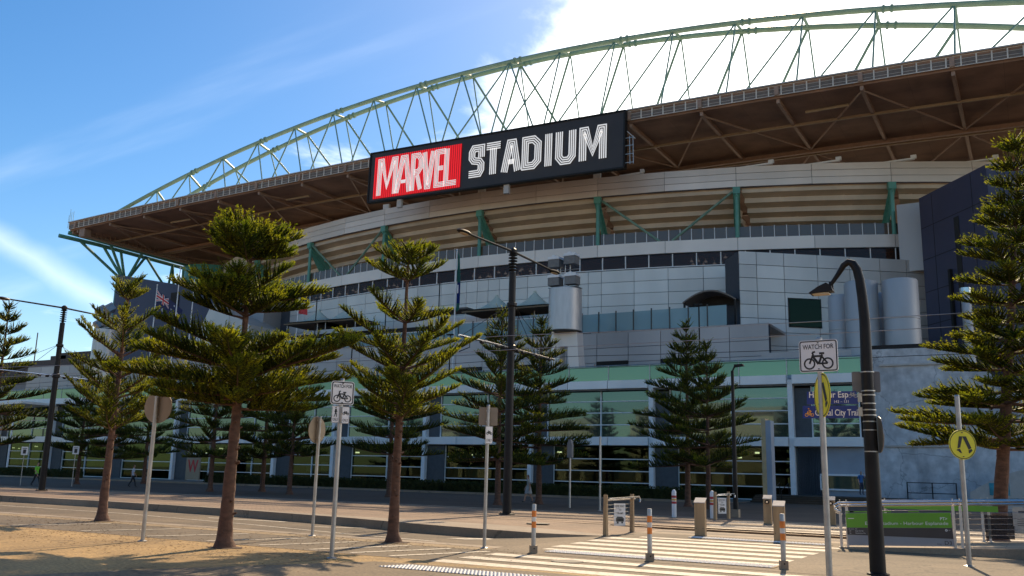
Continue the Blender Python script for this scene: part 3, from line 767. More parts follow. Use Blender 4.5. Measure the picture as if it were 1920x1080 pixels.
# end frame of the roof: green trusses on spreading struts
ef = thing('end_truss', None, None); ef.parent = st; ef.location = Vector((-139, 100, 33)) - wpos(st)
mb = MB()
mb.tube([(-140.6, 90.0, 39.3), (-138.6, 96, 38.9), (-139, 150, 38.2)], .35, 8); mb.tube([(-138.4, 90.2, 39.6), (-136.0, 96, 38.9), (-136, 150, 38.2)], .35, 8)
build('top_chord', mb, M['green'], ef, smooth=True, world=True)
hub = (-137.6, 101.5, 33.1)
for q in ((-139.6, 93.2, 39.1), (-139, 97.5, 38.9), (-137, 97.5, 38.9), (-139, 101, 38.8), (-136.5, 103.5, 38.8), (-138, 105.5, 38.8)):
    mb = MB(); mb.tube([hub, q], .25, 8); build('web_strut', mb, M['green'], ef, smooth=True, world=True)
zz_ = [(-138, 105.5, 38.8), (-137.5, 110.5, 33.3), (-138, 111.5, 38.6), (-137.5, 112.0, 33.3), (-138, 117.5, 38.5), (-137.5, 118.2, 33.3), (-138, 123, 38.5)]
for a, b in zip(zz_[:-1], zz_[1:]):
    mb = MB(); mb.tube([a, b], .22, 8); build('web_strut', mb, M['green'], ef, smooth=True, world=True)
mb = MB(); mb.tube([(-137.6, 101.5, 32.4), (-137.6, 101.5, 33.6)], .5, 10); mb.tube([(-137.6, 101.5, 10), (-137.6, 101.5, 33)], .1, 6)
build('hub', mb, M['green'], ef, world=True)
mb = MB()
for k in range(40):
    v = 91 + k * .9; mb.box(-134.6, -134.5, v - .04, v + .04, 38.6, 40.2)
mb.box(-134.7, -134.4, 90.4, 128, 38.5, 38.8); mb.box(-135.6, -134.2, 90.3, 91.5, 38.6, 40.4)
build('gutter_walkway', mb, M['roof_beam'], st, world=True)
mb = MB()
for k, (x, h) in enumerate(((-138.1, 2.4), (-137.7, 1.8), (-138.4, 1.4), (-137.2, 1.9))): mb.tube([(x, 90, 40.3), (x, 90, 41.2 + h)], .035, 5)
build('aerial', mb, M['strut'], st, world=True)
mb = MB(); mb.lathe([(5.2, 12), (5.2, 37.6)], 28, (-131, 115, 0)); lc = build('lift_core', mb, M['lift'], st, smooth=True, world=True)
mb = MB()
for a in range(0, 360, 30): mb.box(-131 + 5.2 * math.cos(R(a)) - .2, -131 + 5.2 * math.cos(R(a)) + .2, 115 + 5.2 * math.sin(R(a)) - .2, 115 + 5.2 * math.sin(R(a)) + .2, 12, 37.62)
build('mullion', mb, M['green'], lc, world=True)
for (u, w, l) in ((-76.0, .5, .5), (-60.0, .5, 1.0), (-44.2, .45, .45), (-40.0, 1.5, .2), (-26, 2, .2), (-19, 2, .2), (-11.5, 2, .2), (-3.5, 2, .2)):
    mb = MB(); v = arc(u) + .3
    mb.box(u - w, u + w, v - .2, v + .2, 37.3, 37.3 + .18 + (.5 if l > .3 else 0)); mb.box(u + w * .8, u + w * 1.1, v - .25, v + .1, 37.4, 37.75 + .2 * l)
    build('floodlight_bracket', mb, M['white_steel'], st, world=True)

# ---------------------------------------------------------------- name board hung on the roof edge
sb = thing('name_board', 'long black board with red and white light-strip lettering hung on roof edge', 'sign', (-73.7, 89.2, 36.1))
sb.rotation_euler = (0, R(1.05), 0)
W_, H_ = 36.1, 6.65
mb = MB(); mb.box(0, W_, 0, .55, 0, H_); build('board', mb, M['board'], sb)
mb = MB()
for (a, b, c, d) in ((-.1, W_ + .1, -.12, .06), (-.1, W_ + .1, H_ - .06, H_ + .12), (-.12, .08, .06, H_ - .06), (W_ - .08, W_ + .12, .06, H_ - .06)): mb.box(a, b, -.12, .6, c, d)
build('frame', mb, M['black'], sb)
mb = MB(); mb.box(.85, 14.35, -.10, -.004, .3, 5.95); build('red_panel', mb, M['redback'], sb)
mb = MB(); n = 44
for i in range(n):
    x = .95 + i * (13.3 / (n - 1)); mb.box(x - .075, x + .075, -.15, -.101, .32, 5.93)
build('red_strip', mb, M['led_red'], sb)
mb = MB()
for x in (W_ + .7, W_ + 1.1): mb.tube([(x, .1, .3), (x - .1, .1, 3.6)], .05, 5)
for z in (.5, 1.5, 2.5, 3.4): mb.tube([(W_ + .0, .1, z), (W_ + 1.1, .1, z)], .05, 5)
mb.tube([(W_ + .3, .1, 4.2), (W_ + 1.3, .1, 3.2)], .06, 5)
build('ladder', mb, M['galv'], sb)
def offs(pts, d, closed=False):
    P = [Vector(p) for p in pts]; n = len(P); out = []
    for i in range(n):
        if closed: a, b = P[(i - 1) % n], P[(i + 1) % n]
        else: a, b = (P[i - 1] if i else None), (P[i + 1] if i < n - 1 else None)
        d0 = (P[i] - a).normalized() if a is not None else None
        d1 = (b - P[i]).normalized() if b is not None else None
        d0 = d0 if d0 is not None else d1; d1 = d1 if d1 is not None else d0
        n0, n1 = Vector((-d0.y, d0.x)), Vector((-d1.y, d1.x)); t = n0 + n1
        if t.length < .3: out.append(P[i] + n1 * d); continue
        t.normalize(); out.append(P[i] + t * d / max(t.dot(n1), .72))
    return out
GL = {   # stroke skeletons in a 1 x 1 cell: (points, closed, weight)
 'M': [([(0, 0), (0, 1), (.14, 1), (.5, .2), (.86, 1), (1, 1), (1, 0)], 0, 1)], 'A': [([(0, 0), (.36, 1), (.64, 1), (1, 0)], 0, 1), ([(.40, .27), (.60, .27)], 0, .6)],
 'R': [([(0, 0), (0, 1), (.7, 1), (1, .86), (1, .62), (.7, .5), (.36, .5)], 0, 1), ([(.62, .36), (1, 0)], 0, .8)],
 'V': [([(0, 1), (.4, 0), (.6, 0), (1, 1)], 0, 1)], 'E': [([(1, 1), (0, 1), (0, 0), (1, 0)], 0, 1), ([(.5, .5), (.8, .5)], 0, .8)], 'L': [([(0, 1), (0, 0), (1, 0)], 0, 1)],
 'S': [([(1, .74), (1, 1), (.2, 1), (0, .86), (0, .63), (.2, .52), (.8, .47), (1, .36), (1, .14), (.8, 0), (0, 0)], 0, 1)],
 'T': [([(0, 1), (1, 1)], 0, 1), ([(.5, .80), (.5, 0)], 0, 1)], 'D': [([(0, 0), (0, 1), (.65, 1), (1, .82), (1, .18), (.65, 0)], 1, 1)],
 'I': [([(.5, 0), (.5, 1)], 0, 1)], 'U': [([(0, 1), (0, .16), (.25, 0), (.75, 0), (1, .16), (1, 1)], 0, 1)]}
def led_letter(ch, x0, x1, z0, z1, sw, nl, back):
    mb = MB(); bb = MB(); y = -.16
    h0 = sw / 2
    def P(p): return Vector((x0 + h0 + (x1 - x0 - sw) * p[0], z0 + h0 + (z1 - z0 - sw) * p[1]))
    for pts, cl, wf in GL[ch]:
        pts = [P(p) for p in pts]; h = sw / 2 * wf
        if not cl:                                             # square ends
            pts[0] = pts[0] + (pts[0] - pts[1]).normalized() * h * .92; pts[-1] = pts[-1] + (pts[-1] - pts[-2]).normalized() * h * .92
        a, b = offs(pts, h * 1.12, cl), offs(pts, -h * 1.12, cl); seq = list(range(len(pts))) + ([0] if cl else [])
        for i, j in zip(seq[:-1], seq[1:]): bb.add([(a[i].x, y + .05, a[i].y), (b[i].x, y + .05, b[i].y), (b[j].x, y + .05, b[j].y), (a[j].x, y + .05, a[j].y)], [(0, 1, 2, 3)])
        for k in range(nl):
            d = -h + 2 * h * k / (nl - 1); w = sw / nl * .33
            a, b = offs(pts, d + w, cl), offs(pts, d - w, cl)
            for i, j in zip(seq[:-1], seq[1:]):
                mb.add([(a[i].x, y - .02, a[i].y), (b[i].x, y - .02, b[i].y), (b[j].x, y - .02, b[j].y), (a[j].x, y - .02, a[j].y)] +
                       [(q.x, y + .03, q.y) for q in (a[i], b[i], b[j], a[j])],
                       [(0, 1, 2, 3), (0, 4, 5, 1), (1, 5, 6, 2), (2, 6, 7, 3), (3, 7, 4, 0)])
    o = build('letter', mb, M['led_white'], sb)
    build('letter_back', bb, M['board' if not back else 'sign_back'], o)
xs = [(2.0, 4.75), (4.95, 7.05), (7.35, 8.75), (9.1, 10.55), (11.05, 12.2), (12.5, 13.95)]
for i, (ch, (a, b)) in enumerate(zip('MARVEL', xs)):
    led_letter(ch, a - .55, b - .15, .62 + .02 * i, 5.6, .58, 4, 1)
xs = [(15.6, 17.75), (18.05, 20.05), (20.35, 22.85), (23.1, 25.6), (26.15, 27.05), (27.6, 30.1), (30.65, 33.95)]
for ch, (a, b) in zip('STADIUM', xs): led_letter(ch, a, b, 1.32, 5.35, .78, 4, 0)
for x in (5.0, 20.9): 
    mb = MB(); mb.box(x - .35, x + .35, .1, .5, -1.2, -.12); build('hanger', mb, M['beige'], sb)

# ================================================================== podium along the street
pd = thing('podium_building', 'two-storey green glass podium with white bands and slim white columns', 'building', (-60, 78, 0))
FV = 78.0
cols = [-17.68, -30.0, -42.35, -54.75, -66.9, -75.6, -92.3, -104.6, -117.0, -129.4]
cx = sorted(cols)
PL, PR = -141.0, -12.05
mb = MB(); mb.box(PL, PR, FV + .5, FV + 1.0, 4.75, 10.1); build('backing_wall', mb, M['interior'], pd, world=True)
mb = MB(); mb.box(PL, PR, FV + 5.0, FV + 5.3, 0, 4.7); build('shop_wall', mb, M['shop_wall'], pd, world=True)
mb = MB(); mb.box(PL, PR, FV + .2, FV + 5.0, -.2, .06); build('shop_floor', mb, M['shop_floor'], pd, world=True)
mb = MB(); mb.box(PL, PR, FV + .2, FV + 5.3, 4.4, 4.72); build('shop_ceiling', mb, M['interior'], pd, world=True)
rs = random.Random(17); x = PL + 2
while x < -17:
    kind = rs.choice(('counter', 'display', 'poster', 'partition', 'light', 'light'))
    if kind == 'counter': piece('counter', rs.choice(('timber', 'white', 'darkgrey')), pd, (x, FV + rs.uniform(1.8, 3.6), .6), (rs.uniform(1.2, 2.6), .6, 1.05))
    elif kind == 'display': piece('display', rs.choice(('white', 'timber', 'teal')), pd, (x, FV + rs.uniform(1.2, 3), .75), (.5, .5, rs.uniform(1.0, 1.5)))
    elif kind == 'poster': piece('poster', rs.choice(('poster_red', 'teal', 'sign_white', 'beige')), pd, (x, FV + 4.9, 1.9), (rs.uniform(.8, 1.8), .06, rs.uniform(1.0, 2.0)))
    elif kind == 'partition': piece('partition', 'shop_wall', pd, (x, FV + 3, 2.2), (.15, 3.6, 4.3))
    else: piece('ceiling_light', 'shop_light', pd, (x, FV + rs.uniform(2.0, 4.4), rs.uniform(3.3, 4.1)), (.32, .32, .14))
    x += rs.uniform(.9, 2.4)
mb = MB(); mb.box(PL, PR, FV - .05, 88, 10.12, 10.35); build('terrace_slab', mb, M['conc_grey'], pd, world=True)
GZ = [0.08, 1.14, 2.17, 3.24, 4.37]; UZ = [5.22, 6.35, 7.45, 8.51, 9.45]
def mullions(a, b):
    """from just right of a column to the next one: dark pier, then panes about 4 m wide"""
    s = a + 2.3; L = b - s; n = max(1, round(L / 4.0)); return [s + L * i / n for i in range(n + 1)]
cl = [PL] + cx + [PR]
frame = MB()
rnd = random.Random(5)
for a, b in zip(cl[:-1], cl[1:]):
    if a != PL:
        piece('pier', 'pier', pd, (a + 1.25, FV + .1, 2.2), (2.1, .7, 4.4)); piece('pier', 'pier', pd, (a + .9, FV + .15, 7.25), (1.3, .6, 4.1))
    ms = mullions(a, b - .3) if a != PL else [PL + (b - PL) * i / 3 for i in range(4)]
    mu = [a + 1.6] + ms[1:]
    for zs, mm, gm in ((GZ, ms, 'dark_glass'), (UZ, mu, 'green_glass')):
        if zs is GZ and b == PR: mm = [m for m in mm if m < -15.6]
        if len(mm) < 2: continue
        for x in mm: frame.box(x - .045, x + .045, FV - .1, FV + .1, zs[0], zs[-1])
        for z in zs[:-1]: frame.box(mm[0], mm[-1], FV - .09, FV + .09, z - .04, z + .04)
        for x0, x1 in zip(mm[:-1], mm[1:]):
            for z0, z1 in zip(zs[:-1], zs[1:]):
                o = piece('glass_pane', gm, pd, ((x0 + x1) / 2, FV + .06, (z0 + z1) / 2), (x1 - x0 - .06, .03, z1 - z0 - .06), rnd.uniform(-.006, .006))
                o.rotation_euler.x = rnd.uniform(-.004, .004)
build('window_frame', frame, M['white_steel'], pd, world=True)
for x in cx:
    c = link('column', UB('white_steel'), pd, (x, FV - .35, 5.0), None, (.42, .7, 9.98), world=True)
for a, b in zip(cl[:-1], cl[1:]):
    L = b - a; n = max(1, round(L / 4.1))
    for i in range(n):
        x0, x1 = a + L * i / n, a + L * (i + 1) / n; e = .24 if i == 0 and a != PL else .03; e2 = .24 if i == n - 1 and b != PR else .03
        piece('band_panel', 'white_band', pd, ((x0 + e + x1 - e2) / 2, FV - .5, 4.83), (x1 - x0 - e - e2, .9, .72))
        piece('band_panel', 'white_band', pd, ((x0 + e + x1 - e2) / 2, FV - .5, 9.98), (x1 - x0 - e - e2, .95, .74))
        piece('soffit_panel', 'soffit', pd, ((x0 + e + x1 - e2) / 2, FV - .35, 9.53), (x1 - x0 - e - e2, .7, .12))
x = PL
while x < PR - 1:
    x1 = min(x + 4.1, PR); piece('balustrade_pane', 'bal_green', pd, ((x + x1) / 2, FV - .1, 11.08), (x1 - x - .1, .03, 1.32)); x = x1
x = PL
while x < PR: piece('balustrade_post', 'galv', pd, (x, FV - .11, 11.1), (.07, .1, 1.48)); x += 4.1
mb = MB(); mb.tube([(PL, FV - .1, 11.83), (PR, FV - .1, 11.83)], .05, 6)
build('handrail', mb, M['galv'], pd, world=True)
# second terrace wall behind the first terrace
LW = 88.0
mb = MB(); mb.box(-141, -21.9, LW + .12, LW + .6, 10.35, 16.66); build('upper_wall', mb, M['joint'], pd, world=True)
mb = MB(); mb.box(-141, -21.9, LW, 97, 16.5, 16.74); build('terrace_slab', mb, M['panel_lgrey'], pd, world=True)
def openings(x): return any(a < x < b for a, b in ((-56.5, -53), (-52, -47.5), (-43.6, -42.6), (-41.8, -35.4), (-33.5, -28.5), (-64, -60)))
xs = [-141 + 3.6 * i for i in range(33)] + [-21.9]
for a, b in zip(xs[:-1], xs[1:]):
    for k in range(4):
        z0 = 10.4 + k * 1.55
        if k < 2 and openings((a + b) / 2): continue
        piece('wall_panel', 'panel_lgrey', pd, ((a + b) / 2, LW, z0 + .775), (b - a - .06, .14, 1.5))
    if openings((a + b) / 2):
        piece('dark_opening', 'interior', pd, ((a + b) / 2, LW + .09, 11.9), (b - a, .05, 3.0))
        piece('door_glass', 'bal_clear', pd, ((a + b) / 2 + .2, LW + .0, 11.6), (b - a - .7, .04, 2.4))
        piece('awning', 'black', pd, ((a + b) / 2, LW - .1, 13.35), (b - a - .02, .25, .55))
x = -62.0
while x < -26.5:
    piece('balustrade_pane', 'bal_clear', pd, (x + 1.0, LW - .02, 17.8), (1.94, .03, 2.0)); x += 2.0
x = -62.0
while x < -26: piece('balustrade_post', 'darkgrey', pd, (x, LW - .035, 17.87), (.1, .17, 2.26)); x += 2.0
for x in (-44.5, -39.2, -34.6): piece('terrace_bench', 'white', pd, (x + .75, LW + .4, 17.05), (1.5, .3, .55))
mb = MB(); mb.tube([(-96, LW - .02, 18.2), (-62, LW - .02, 18.2)], .05, 6); mb.tube([(-62, LW - .02, 18.85), (-44, LW - .02, 18.85)], .05, 6); build('handrail', mb, M['white_steel'], pd, world=True)
x = -96.0
while x < -62.5: piece('balustrade_pane', 'bal_clear', pd, (x + 1.0, LW - .02, 17.5), (1.94, .03, 1.35)); x += 2.0
for x in (-57.6, -36.0, -33.8, -41.2):
    mb = MB(); mb.box(x, x + 1.7, 88.6, 89.4, 16.75, 18.9 if x < -40 else 18.6); build('kiosk', mb, M['white'], pd, world=True)
# dark bar level under the tents
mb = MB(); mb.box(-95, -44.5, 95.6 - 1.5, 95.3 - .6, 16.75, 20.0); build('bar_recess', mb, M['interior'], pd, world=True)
piece('awning', 'darkgrey', pd, (-63.5, 91.5, 21.1), (10.5, 3.0, .22))
mb = MB()
for x in (-50.0, -51.2): mb.box(x, x + .9, 91, 91.3, 17.2, 19.7)
build('kiosk', mb, M['bal_clear'], pd, world=True)

# ------------------------------------------------------------------ barrel canopy on the upper terrace
bc = thing('barrel_canopy', 'dark barrel-vaulted canopy over terrace doorway by the panelled wing', 'canopy', (-28.6, 92, 16.75))
mb = MB(); n = 12; ro = [(-2.85 + 5.7 * i / n, 3.1 + 1.75 * math.sin(math.pi * (.12 + .76 * i / n)) - .6) for i in range(n + 1)]
for (x, z) in ro: mb.v += [(x, -1.6, z), (x, 1.6, z), (x, -1.6, z - .16), (x, 1.6, z - .16)]
for i in range(n):
    a = i * 4
    mb.f += [(a, a + 4, a + 5, a + 1), (a + 2, a + 3, a + 7, a + 6), (a, a + 2, a + 6, a + 4), (a + 1, a + 5, a + 7, a + 3)]; mb.m += [0] * 4
build('vault', mb, M['fascia_in'], bc)
mb = MB(); mb.prism(ro + [(2.85, 3.0), (-2.85, 3.0)], 1.3, 1.4, 'y'); build('end_panel', mb, M['interior'], bc)
for x in (-2.7, 2.7):
    mb = MB(); mb.box(x - .09, x + .09, -1.5, -1.3, 0, 3.2); build('post', mb, M['black'], bc)

# ------------------------------------------------------------------ tension tents
def tent(u, v, z, w, h, label):
    t = thing('terrace_tent', label, 'tent', (u, v, z), 0, 'pale peaked tents on the upper terrace')
    mb = MB(); n, m = 20, 7
    for j in range(m + 1):
        s = j / m
        for k in range(n):
            a = 2 * math.pi * k / n; sq = 1 / max(abs(math.cos(a)), abs(math.sin(a)))
            r = (.12 + (1 - s) * (w * (1 + (sq - 1) * (1 - s))))
            mb.v.append((r * math.cos(a), r * math.sin(a) * .7, 3.9 + h * (s ** 2.0)))
    for j in range(m):
        for k in range(n): mb.f.append((j * n + k, j * n + (k + 1) % n, (j + 1) * n + (k + 1) % n, (j + 1) * n + k)); mb.m.append(0)
    o = build('membrane', mb, M['tent'], t, smooth=True)
    mb = MB(); mb.box(-w, w, -w * .68, w * .68, 3.62, 3.8); build('valance', mb, M['tent_in'], t)
    mb = MB(); mb.tube([(0, 0, 0), (0, 0, 3.9 + h)], .09, 6); build('mast', mb, M['galv'], t)
    for x in (-w * .9, w * .9):
        mb = MB(); mb.tube([(x, -w * .6, 0), (x, -w * .6, 3.62)], .05, 6); build('leg', mb, M['galv'], t)
    mb = MB(); mb.tube([(0, 0, 3.9 + h - .1), (0, 0, 3.9 + h + .12)], .2, 8); build('cap', mb, M['tent'], t)
tent(-82.2, 90.6, 16.75, 3.7, 1.9, 'pale peaked tent furthest left on the terrace, beside its twin')
tent(-77.2, 90.6, 16.75, 3.5, 2.0, 'pale peaked tent just right of the leftmost tent')
tent(-55.0, 91.5, 16.75, 3.4, 1.9, 'pale peaked tent behind the tall black tram pole')
tent(-49.8, 91.5, 16.75, 3.3, 2.0, 'pale peaked tent immediately left of the drum tower')

# ------------------------------------------------------------------ drum towers with floodlights
def drum_tower(u, v, label, face):
    t = thing('drum_tower', label, 'tower', (u, v, 10.35), 0, 'metal drum towers on the podium')
    mb = MB()
    for a0, a1, m0 in ((0, 360, 0),): mb.lathe([(1.62, 5.4), (1.72, 5.5), (1.66, 9.7), (1.6, 9.75), (.05, 9.76)], 28, (0, 0, 0))
    build('drum', mb, M['drum'], t, smooth=True)
    mb = MB(); mb.lathe([(1.69, 5.3), (1.74, 5.3), (1.74, 5.42), (1.69, 5.42)], 28, (0, 0, 0)); build('rim', mb, M['black'], t)
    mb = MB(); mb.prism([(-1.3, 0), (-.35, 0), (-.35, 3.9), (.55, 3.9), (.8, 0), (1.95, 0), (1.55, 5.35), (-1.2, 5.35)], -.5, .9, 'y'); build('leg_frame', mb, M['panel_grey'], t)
    mb = MB(); mb.tube([(-.75, -1.2, 0), (-.75, -1.2, 5.35)], .14, 8); build('downpipe', mb, M['white_steel'], t, smooth=True)
    mb = MB()
    for x in (-.6, .5): mb.tube([(x, 0, 9.75), (x, 0, 12.9)], .06, 6)
    for z in (10.05, 11.8): mb.tube([(-1.7, 0, z), (1.5, 0, z)], .05, 6)
    mb.tube([(.0, -.3, 10), (.1, -.2, 12.8)], .05, 6); mb.box(-1.6, 1.5, -.8, .8, 9.85, 9.95)
    build('mast_frame', mb, M['galv'], t)
    for (x, z) in ((-1.15, 12.1), (.65, 12.3), (-1.15, 10.2), (.75, 10.2)):
        f = thing('floodlight', None, None); f.parent = t; f.location = (x, 0, z); f.rotation_euler = face
        mb = MB(); mb.box(-.62, .62, -.55, .55, 0, .82); build('housing', mb, M['galv'] if face[0] else M['soffit'], f)
        mb = MB(); mb.prism([(-.7, .83), (.7, .83), (.6, 1.1), (.2, 1.12), (.15, 1.25), (-.15, 1.25), (-.2, 1.12), (-.6, 1.1)], -.6, .6, 'y'); build('cover', mb, M['white_steel'] if not face[0] else M['silver'], f)
drum_tower(-40.35, 80.6, 'grey metal drum tower with four floodlights left of the glass terrace', (0, 0, 0))
drum_tower(-112.0, 80.6, 'grey metal drum tower beside the navy block, floodlights tilted outwards', (R(38), R(-20), R(-30)))

# ------------------------------------------------------------------ navy blocks
nb = thing('navy_block', 'dark navy slab-like block under the left end of the roof', 'building', (-120, 96, 0))
mb = MB(); mb.prism([(-131.0, 0), (-107.0, 0), (-107.0, 28.0), (-131.0, 32.7)], 95, 111, 'y'); build('wall', mb, M['navy'], nb, world=True)
mb = MB(); mb.prism([(-131.9, 8), (-131.05, 8), (-131.05, 32.5), (-131.5, 32.6)], 95.2, 97, 'y'); build('edge_fin', mb, M['lift'], nb, world=True)
mb = MB(); mb.box(-117.2, -115.2, 94.93, 95.2, 19, 28.5); build('slot_window', mb, M['interior'], nb, world=True)
mb = MB(); mb.box(-141, -133, 100, 104, 12, 27.5); build('side_block', mb, M['navy'], nb, world=True)
nb = thing('navy_block', 'dark blue sloping-topped block behind the silver tanks', 'building', (-4, 92, 12))
A, B, C = Vector((-8.9, 100.7, 0)), Vector((-2.2, 92.0, 0)), Vector((10, 96.5, 0)); D = Vector((6, 110, 0))
mb = MB()
tops = (31.2, 31.2, 31.8, 31.8)
vs = [(*p.xy, 10.4) for p in (A, B, C, D)] + [(*p.xy, z) for p, z in zip((A, B, C, D), tops)]
mb.add(vs, [(0, 1, 5, 4), (1, 2, 6, 5), (2, 3, 7, 6), (3, 0, 4, 7), (4, 5, 6, 7)]); build('wall', mb, M['navy2'], nb, world=True)
dA = (B - A).normalized(); nA = Vector((dA.y, -dA.x, 0))
def onA(t, w, z0, z1, m, name, d=.06):
    p = A + dA * t + nA * d * .5
    o = link(name, UB(m), nb, (p.x, p.y, (z0 + z1) / 2), (0, 0, math.atan2(dA.y, dA.x)), (w, d, z1 - z0), world=True)
for _z in (14.2, 17.6, 21.0, 24.4, 27.8): onA(5.5, 10.9, _z, _z + .05, 'interior', 'cladding_joint', .02)
for _t in (2.2, 8.6): onA(_t, .05, 10.6, 31.0, 'interior', 'cladding_joint', .022)
onA(6.0, .75, 18, 27.5, 'interior', 'slot_window'); onA(4.6, .35, 13, 22.5, 'black', 'downpipe', .3)
p = A + dA * 6.2; mb = MB()
dB = (C - B).normalized(); pB = B + dB * 2.2
link('louvre', UB('interior'), nb, (pB.x + .02, pB.y - .05, 23.5), (0, 0, math.atan2(dB.y, dB.x)), (2.6, .1, 3.2), world=True)
link('louvre', UB('interior'), nb, (pB.x + .02, pB.y - .05, 17.5), (0, 0, math.atan2(dB.y, dB.x)), (2.6, .1, 2.4), world=True)

# ------------------------------------------------------------------ angled panelled wing
wg = thing('panelled_wing', 'blue-grey panelled wing with a square dark window beside the silver tanks', 'building', (-25.8, 92, 10))
P0, P1 = Vector((-25.8, 92, 0)), Vector((-8.6, 104.7, 0)); wd = (P1 - P0); L = wd.length; wd.normalize(); wn_ = Vector((wd.y, -wd.x, 0)); wa = math.atan2(wd.y, wd.x)
mb = MB(); a, b = P0 - wn_ * .12, P1 - wn_ * .12; c, d = b - wn_ * 6, a - wn_ * 4
mb.add([(*p.xy, 10.4) for p in (a, b, c, d)] + [(*p.xy, 25.2) for p in (a, b, c, d)], [(0, 1, 5, 4), (1, 2, 6, 5), (2, 3, 7, 6), (3, 0, 4, 7), (4, 5, 6, 7)]); build('wall', mb, M['joint'], wg, world=True)
cw = [0, 1.9, 4.9, 8.6, 12.2, 15.6, 18.6, L]
for x0, x1 in zip(cw[:-1], cw[1:]):
    for k in range(10):
        z0 = 25.25 - 1.42 * (k + 1)
        if z0 < 10.4: continue
        p = P0 + wd * (x0 + x1) / 2
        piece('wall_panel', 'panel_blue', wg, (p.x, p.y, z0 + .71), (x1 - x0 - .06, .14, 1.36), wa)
p = P0 + wd * 7.0 + wn_ * .1
w_ = link('window', UB('interior'), wg, (p.x, p.y, 18.9), (0, 0, wa), (3.6, .12, 3.1), world=True)
p = P0 + wd * 7.0 + wn_ * .18
link('window_glass', UB('dark_glass'), wg, (p.x, p.y, 18.9), (0, 0, wa), (3.4, .04, 2.9), world=True)
# grey panelled return at the far side
mb = MB(); mb.box(-11.4, -9.0, 103.2, 106.5, 24, 31.5); build('end_wall', mb, M['panel_lgrey'], wg, world=True)
mb = MB(); mb.box(-21.8, -12.1, 84.5, 96, 10.36, 13.3); build('base_wall', mb, M['panel_lgrey'], wg, world=True)

# ------------------------------------------------------------------ silver tanks
def tank(u, v, r, z1, label):
    t = thing('silver_tank', label, 'tank', (u, v, 12.2), 0, 'silver tanks on the concrete roof')
    mb = MB(); mb.lathe([(r, 0), (r, z1 - 12.2 - .15), (r - .08, z1 - 12.2), (.02, z1 - 12.18)], 40, (0, 0, 0)); build('shell', mb, M['silver'], t, smooth=True)
    for z in (.2, (z1 - 12.2) * .5):
        mb = MB(); mb.lathe([(r + .0, z), (r + .03, z + .02), (r + .03, z + .1), (r, z + .12)], 40, (0, 0, 0)); build('hoop', mb, M['silver'], t, smooth=True)
tank(-12.9, 85.6, 1.45, 19.5, 'silver tank partly hidden behind the curved street lamp')
tank(-9.6, 85.6, 1.5, 19.4, 'wide silver tank right of the curved street lamp')
tank(-15.2, 88.2, 1.1, 18.9, 'narrower silver tank at the far left, set back')
tank(-11.2, 88.6, .95, 18.9, 'narrow silver tank in the gap between the two wide ones')
fl = thing('flue', 'silver flue pipe with a capped top against the navy block', 'flue', (-4.6, 89.5, 12.2))
mb = MB(); mb.lathe([(.42, 0), (.42, 5.6), (.3, 5.9), (.3, 6.3)], 16, (0, 0, 0)); build('pipe', mb, M['silver'], fl, smooth=True)
mb = MB(); mb.lathe([(.36, 6.3), (.5, 6.35), (.5, 6.85), (.36, 6.9)], 16, (0, 0, 0)); build('cap', mb, M['steel'], fl, smooth=True)

# ------------------------------------------------------------------ blue-washed concrete building
cb_ = thing('concrete_building', 'pale blue-washed concrete wall with low window and ledge bars', 'building', (-5, 80, 0))
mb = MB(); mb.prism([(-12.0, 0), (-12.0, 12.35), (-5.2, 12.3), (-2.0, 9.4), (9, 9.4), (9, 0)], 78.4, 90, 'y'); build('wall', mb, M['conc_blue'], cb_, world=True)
mb = MB(); mb.box(-17.3, -12.02, 77.75, 78.6, 0, 4.44); build('lower_wall', mb, M['conc_grey'], cb_, world=True)
mb = MB(); mb.box(-11.9, -5.5, 79, 89, 12.36, 12.75); build('roof_kerb', mb, M['black'], cb_, world=True)
for z0, z1, x0 in ((10.93, 11.08, -10.7), (4.5, 4.65, -10.6)):
    mb = MB(); mb.box(x0, -5.6, 78.22, 78.42, z0, z1); build('ledge_bar', mb, M['beige'], cb_, world=True)
for k in range(1, 4):
    for x in (-8.3, -4.4, -.5):
        mb = MB(); mb.box(x - .012, x + .012, 78.385, 78.41, .1 + 2.9 * (k - 1), 2.9 * k); build('form_joint', mb, M['conc_grey'], cb_, world=True)
mb = MB(); mb.box(-15.5, -12.1, 77.7, 77.78, 1.15, 2.15); w_ = build('window', mb, M['dark_glass'], cb_, world=True)
mb = MB(); mb.box(-15.6, -12.05, 77.62, 77.75, 2.15, 2.3); mb.box(-15.6, -12.05, 77.6, 77.75, 1.0, 1.13); mb.box(-15.62, -15.5, 77.63, 77.74, 1.14, 2.14); build('window_frame', mb, M['white_steel'], w_, world=True)
stp = thing('entry_steps', 'low dark stone steps in front of the concrete wall', 'steps', (-13.5, 72, 0))
for k in range(4):
    mb = MB(); mb.box(-19.4, -8, 70.6 + k * .42, 77.6, k * .14, (k + 1) * .14 - .004); build('step', mb, M['bluestone'], stp, world=True)
hr = thing('stair_handrail', 'thin black handrail beside the steps near glass doors', 'handrail', (-17.2, 70.2, 0))
mb = MB()
for x in (-17.6, -16.9): mb.tube([(x, 70.0, 0), (x, 70, .95), (x, 72.4, 1.5), (x, 72.4, .5)], .035, 6)
build('rail', mb, M['black'], hr, world=True)
hr = thing('plaza_railing', 'black two-bar railing in front of the blue concrete wall', 'railing', (-6.6, 69, 0))
mb = MB()
for z in (.55, 1.05, 1.75): mb.tube([(-8.2, 70, z), (-5.1, 70, z)], .03, 6)
for x in (-8.2, -6.6, -5.1): mb.tube([(x, 70, 0), (x, 70, 1.78)], .04, 6)
build('rail', mb, M['black'], hr, world=True)
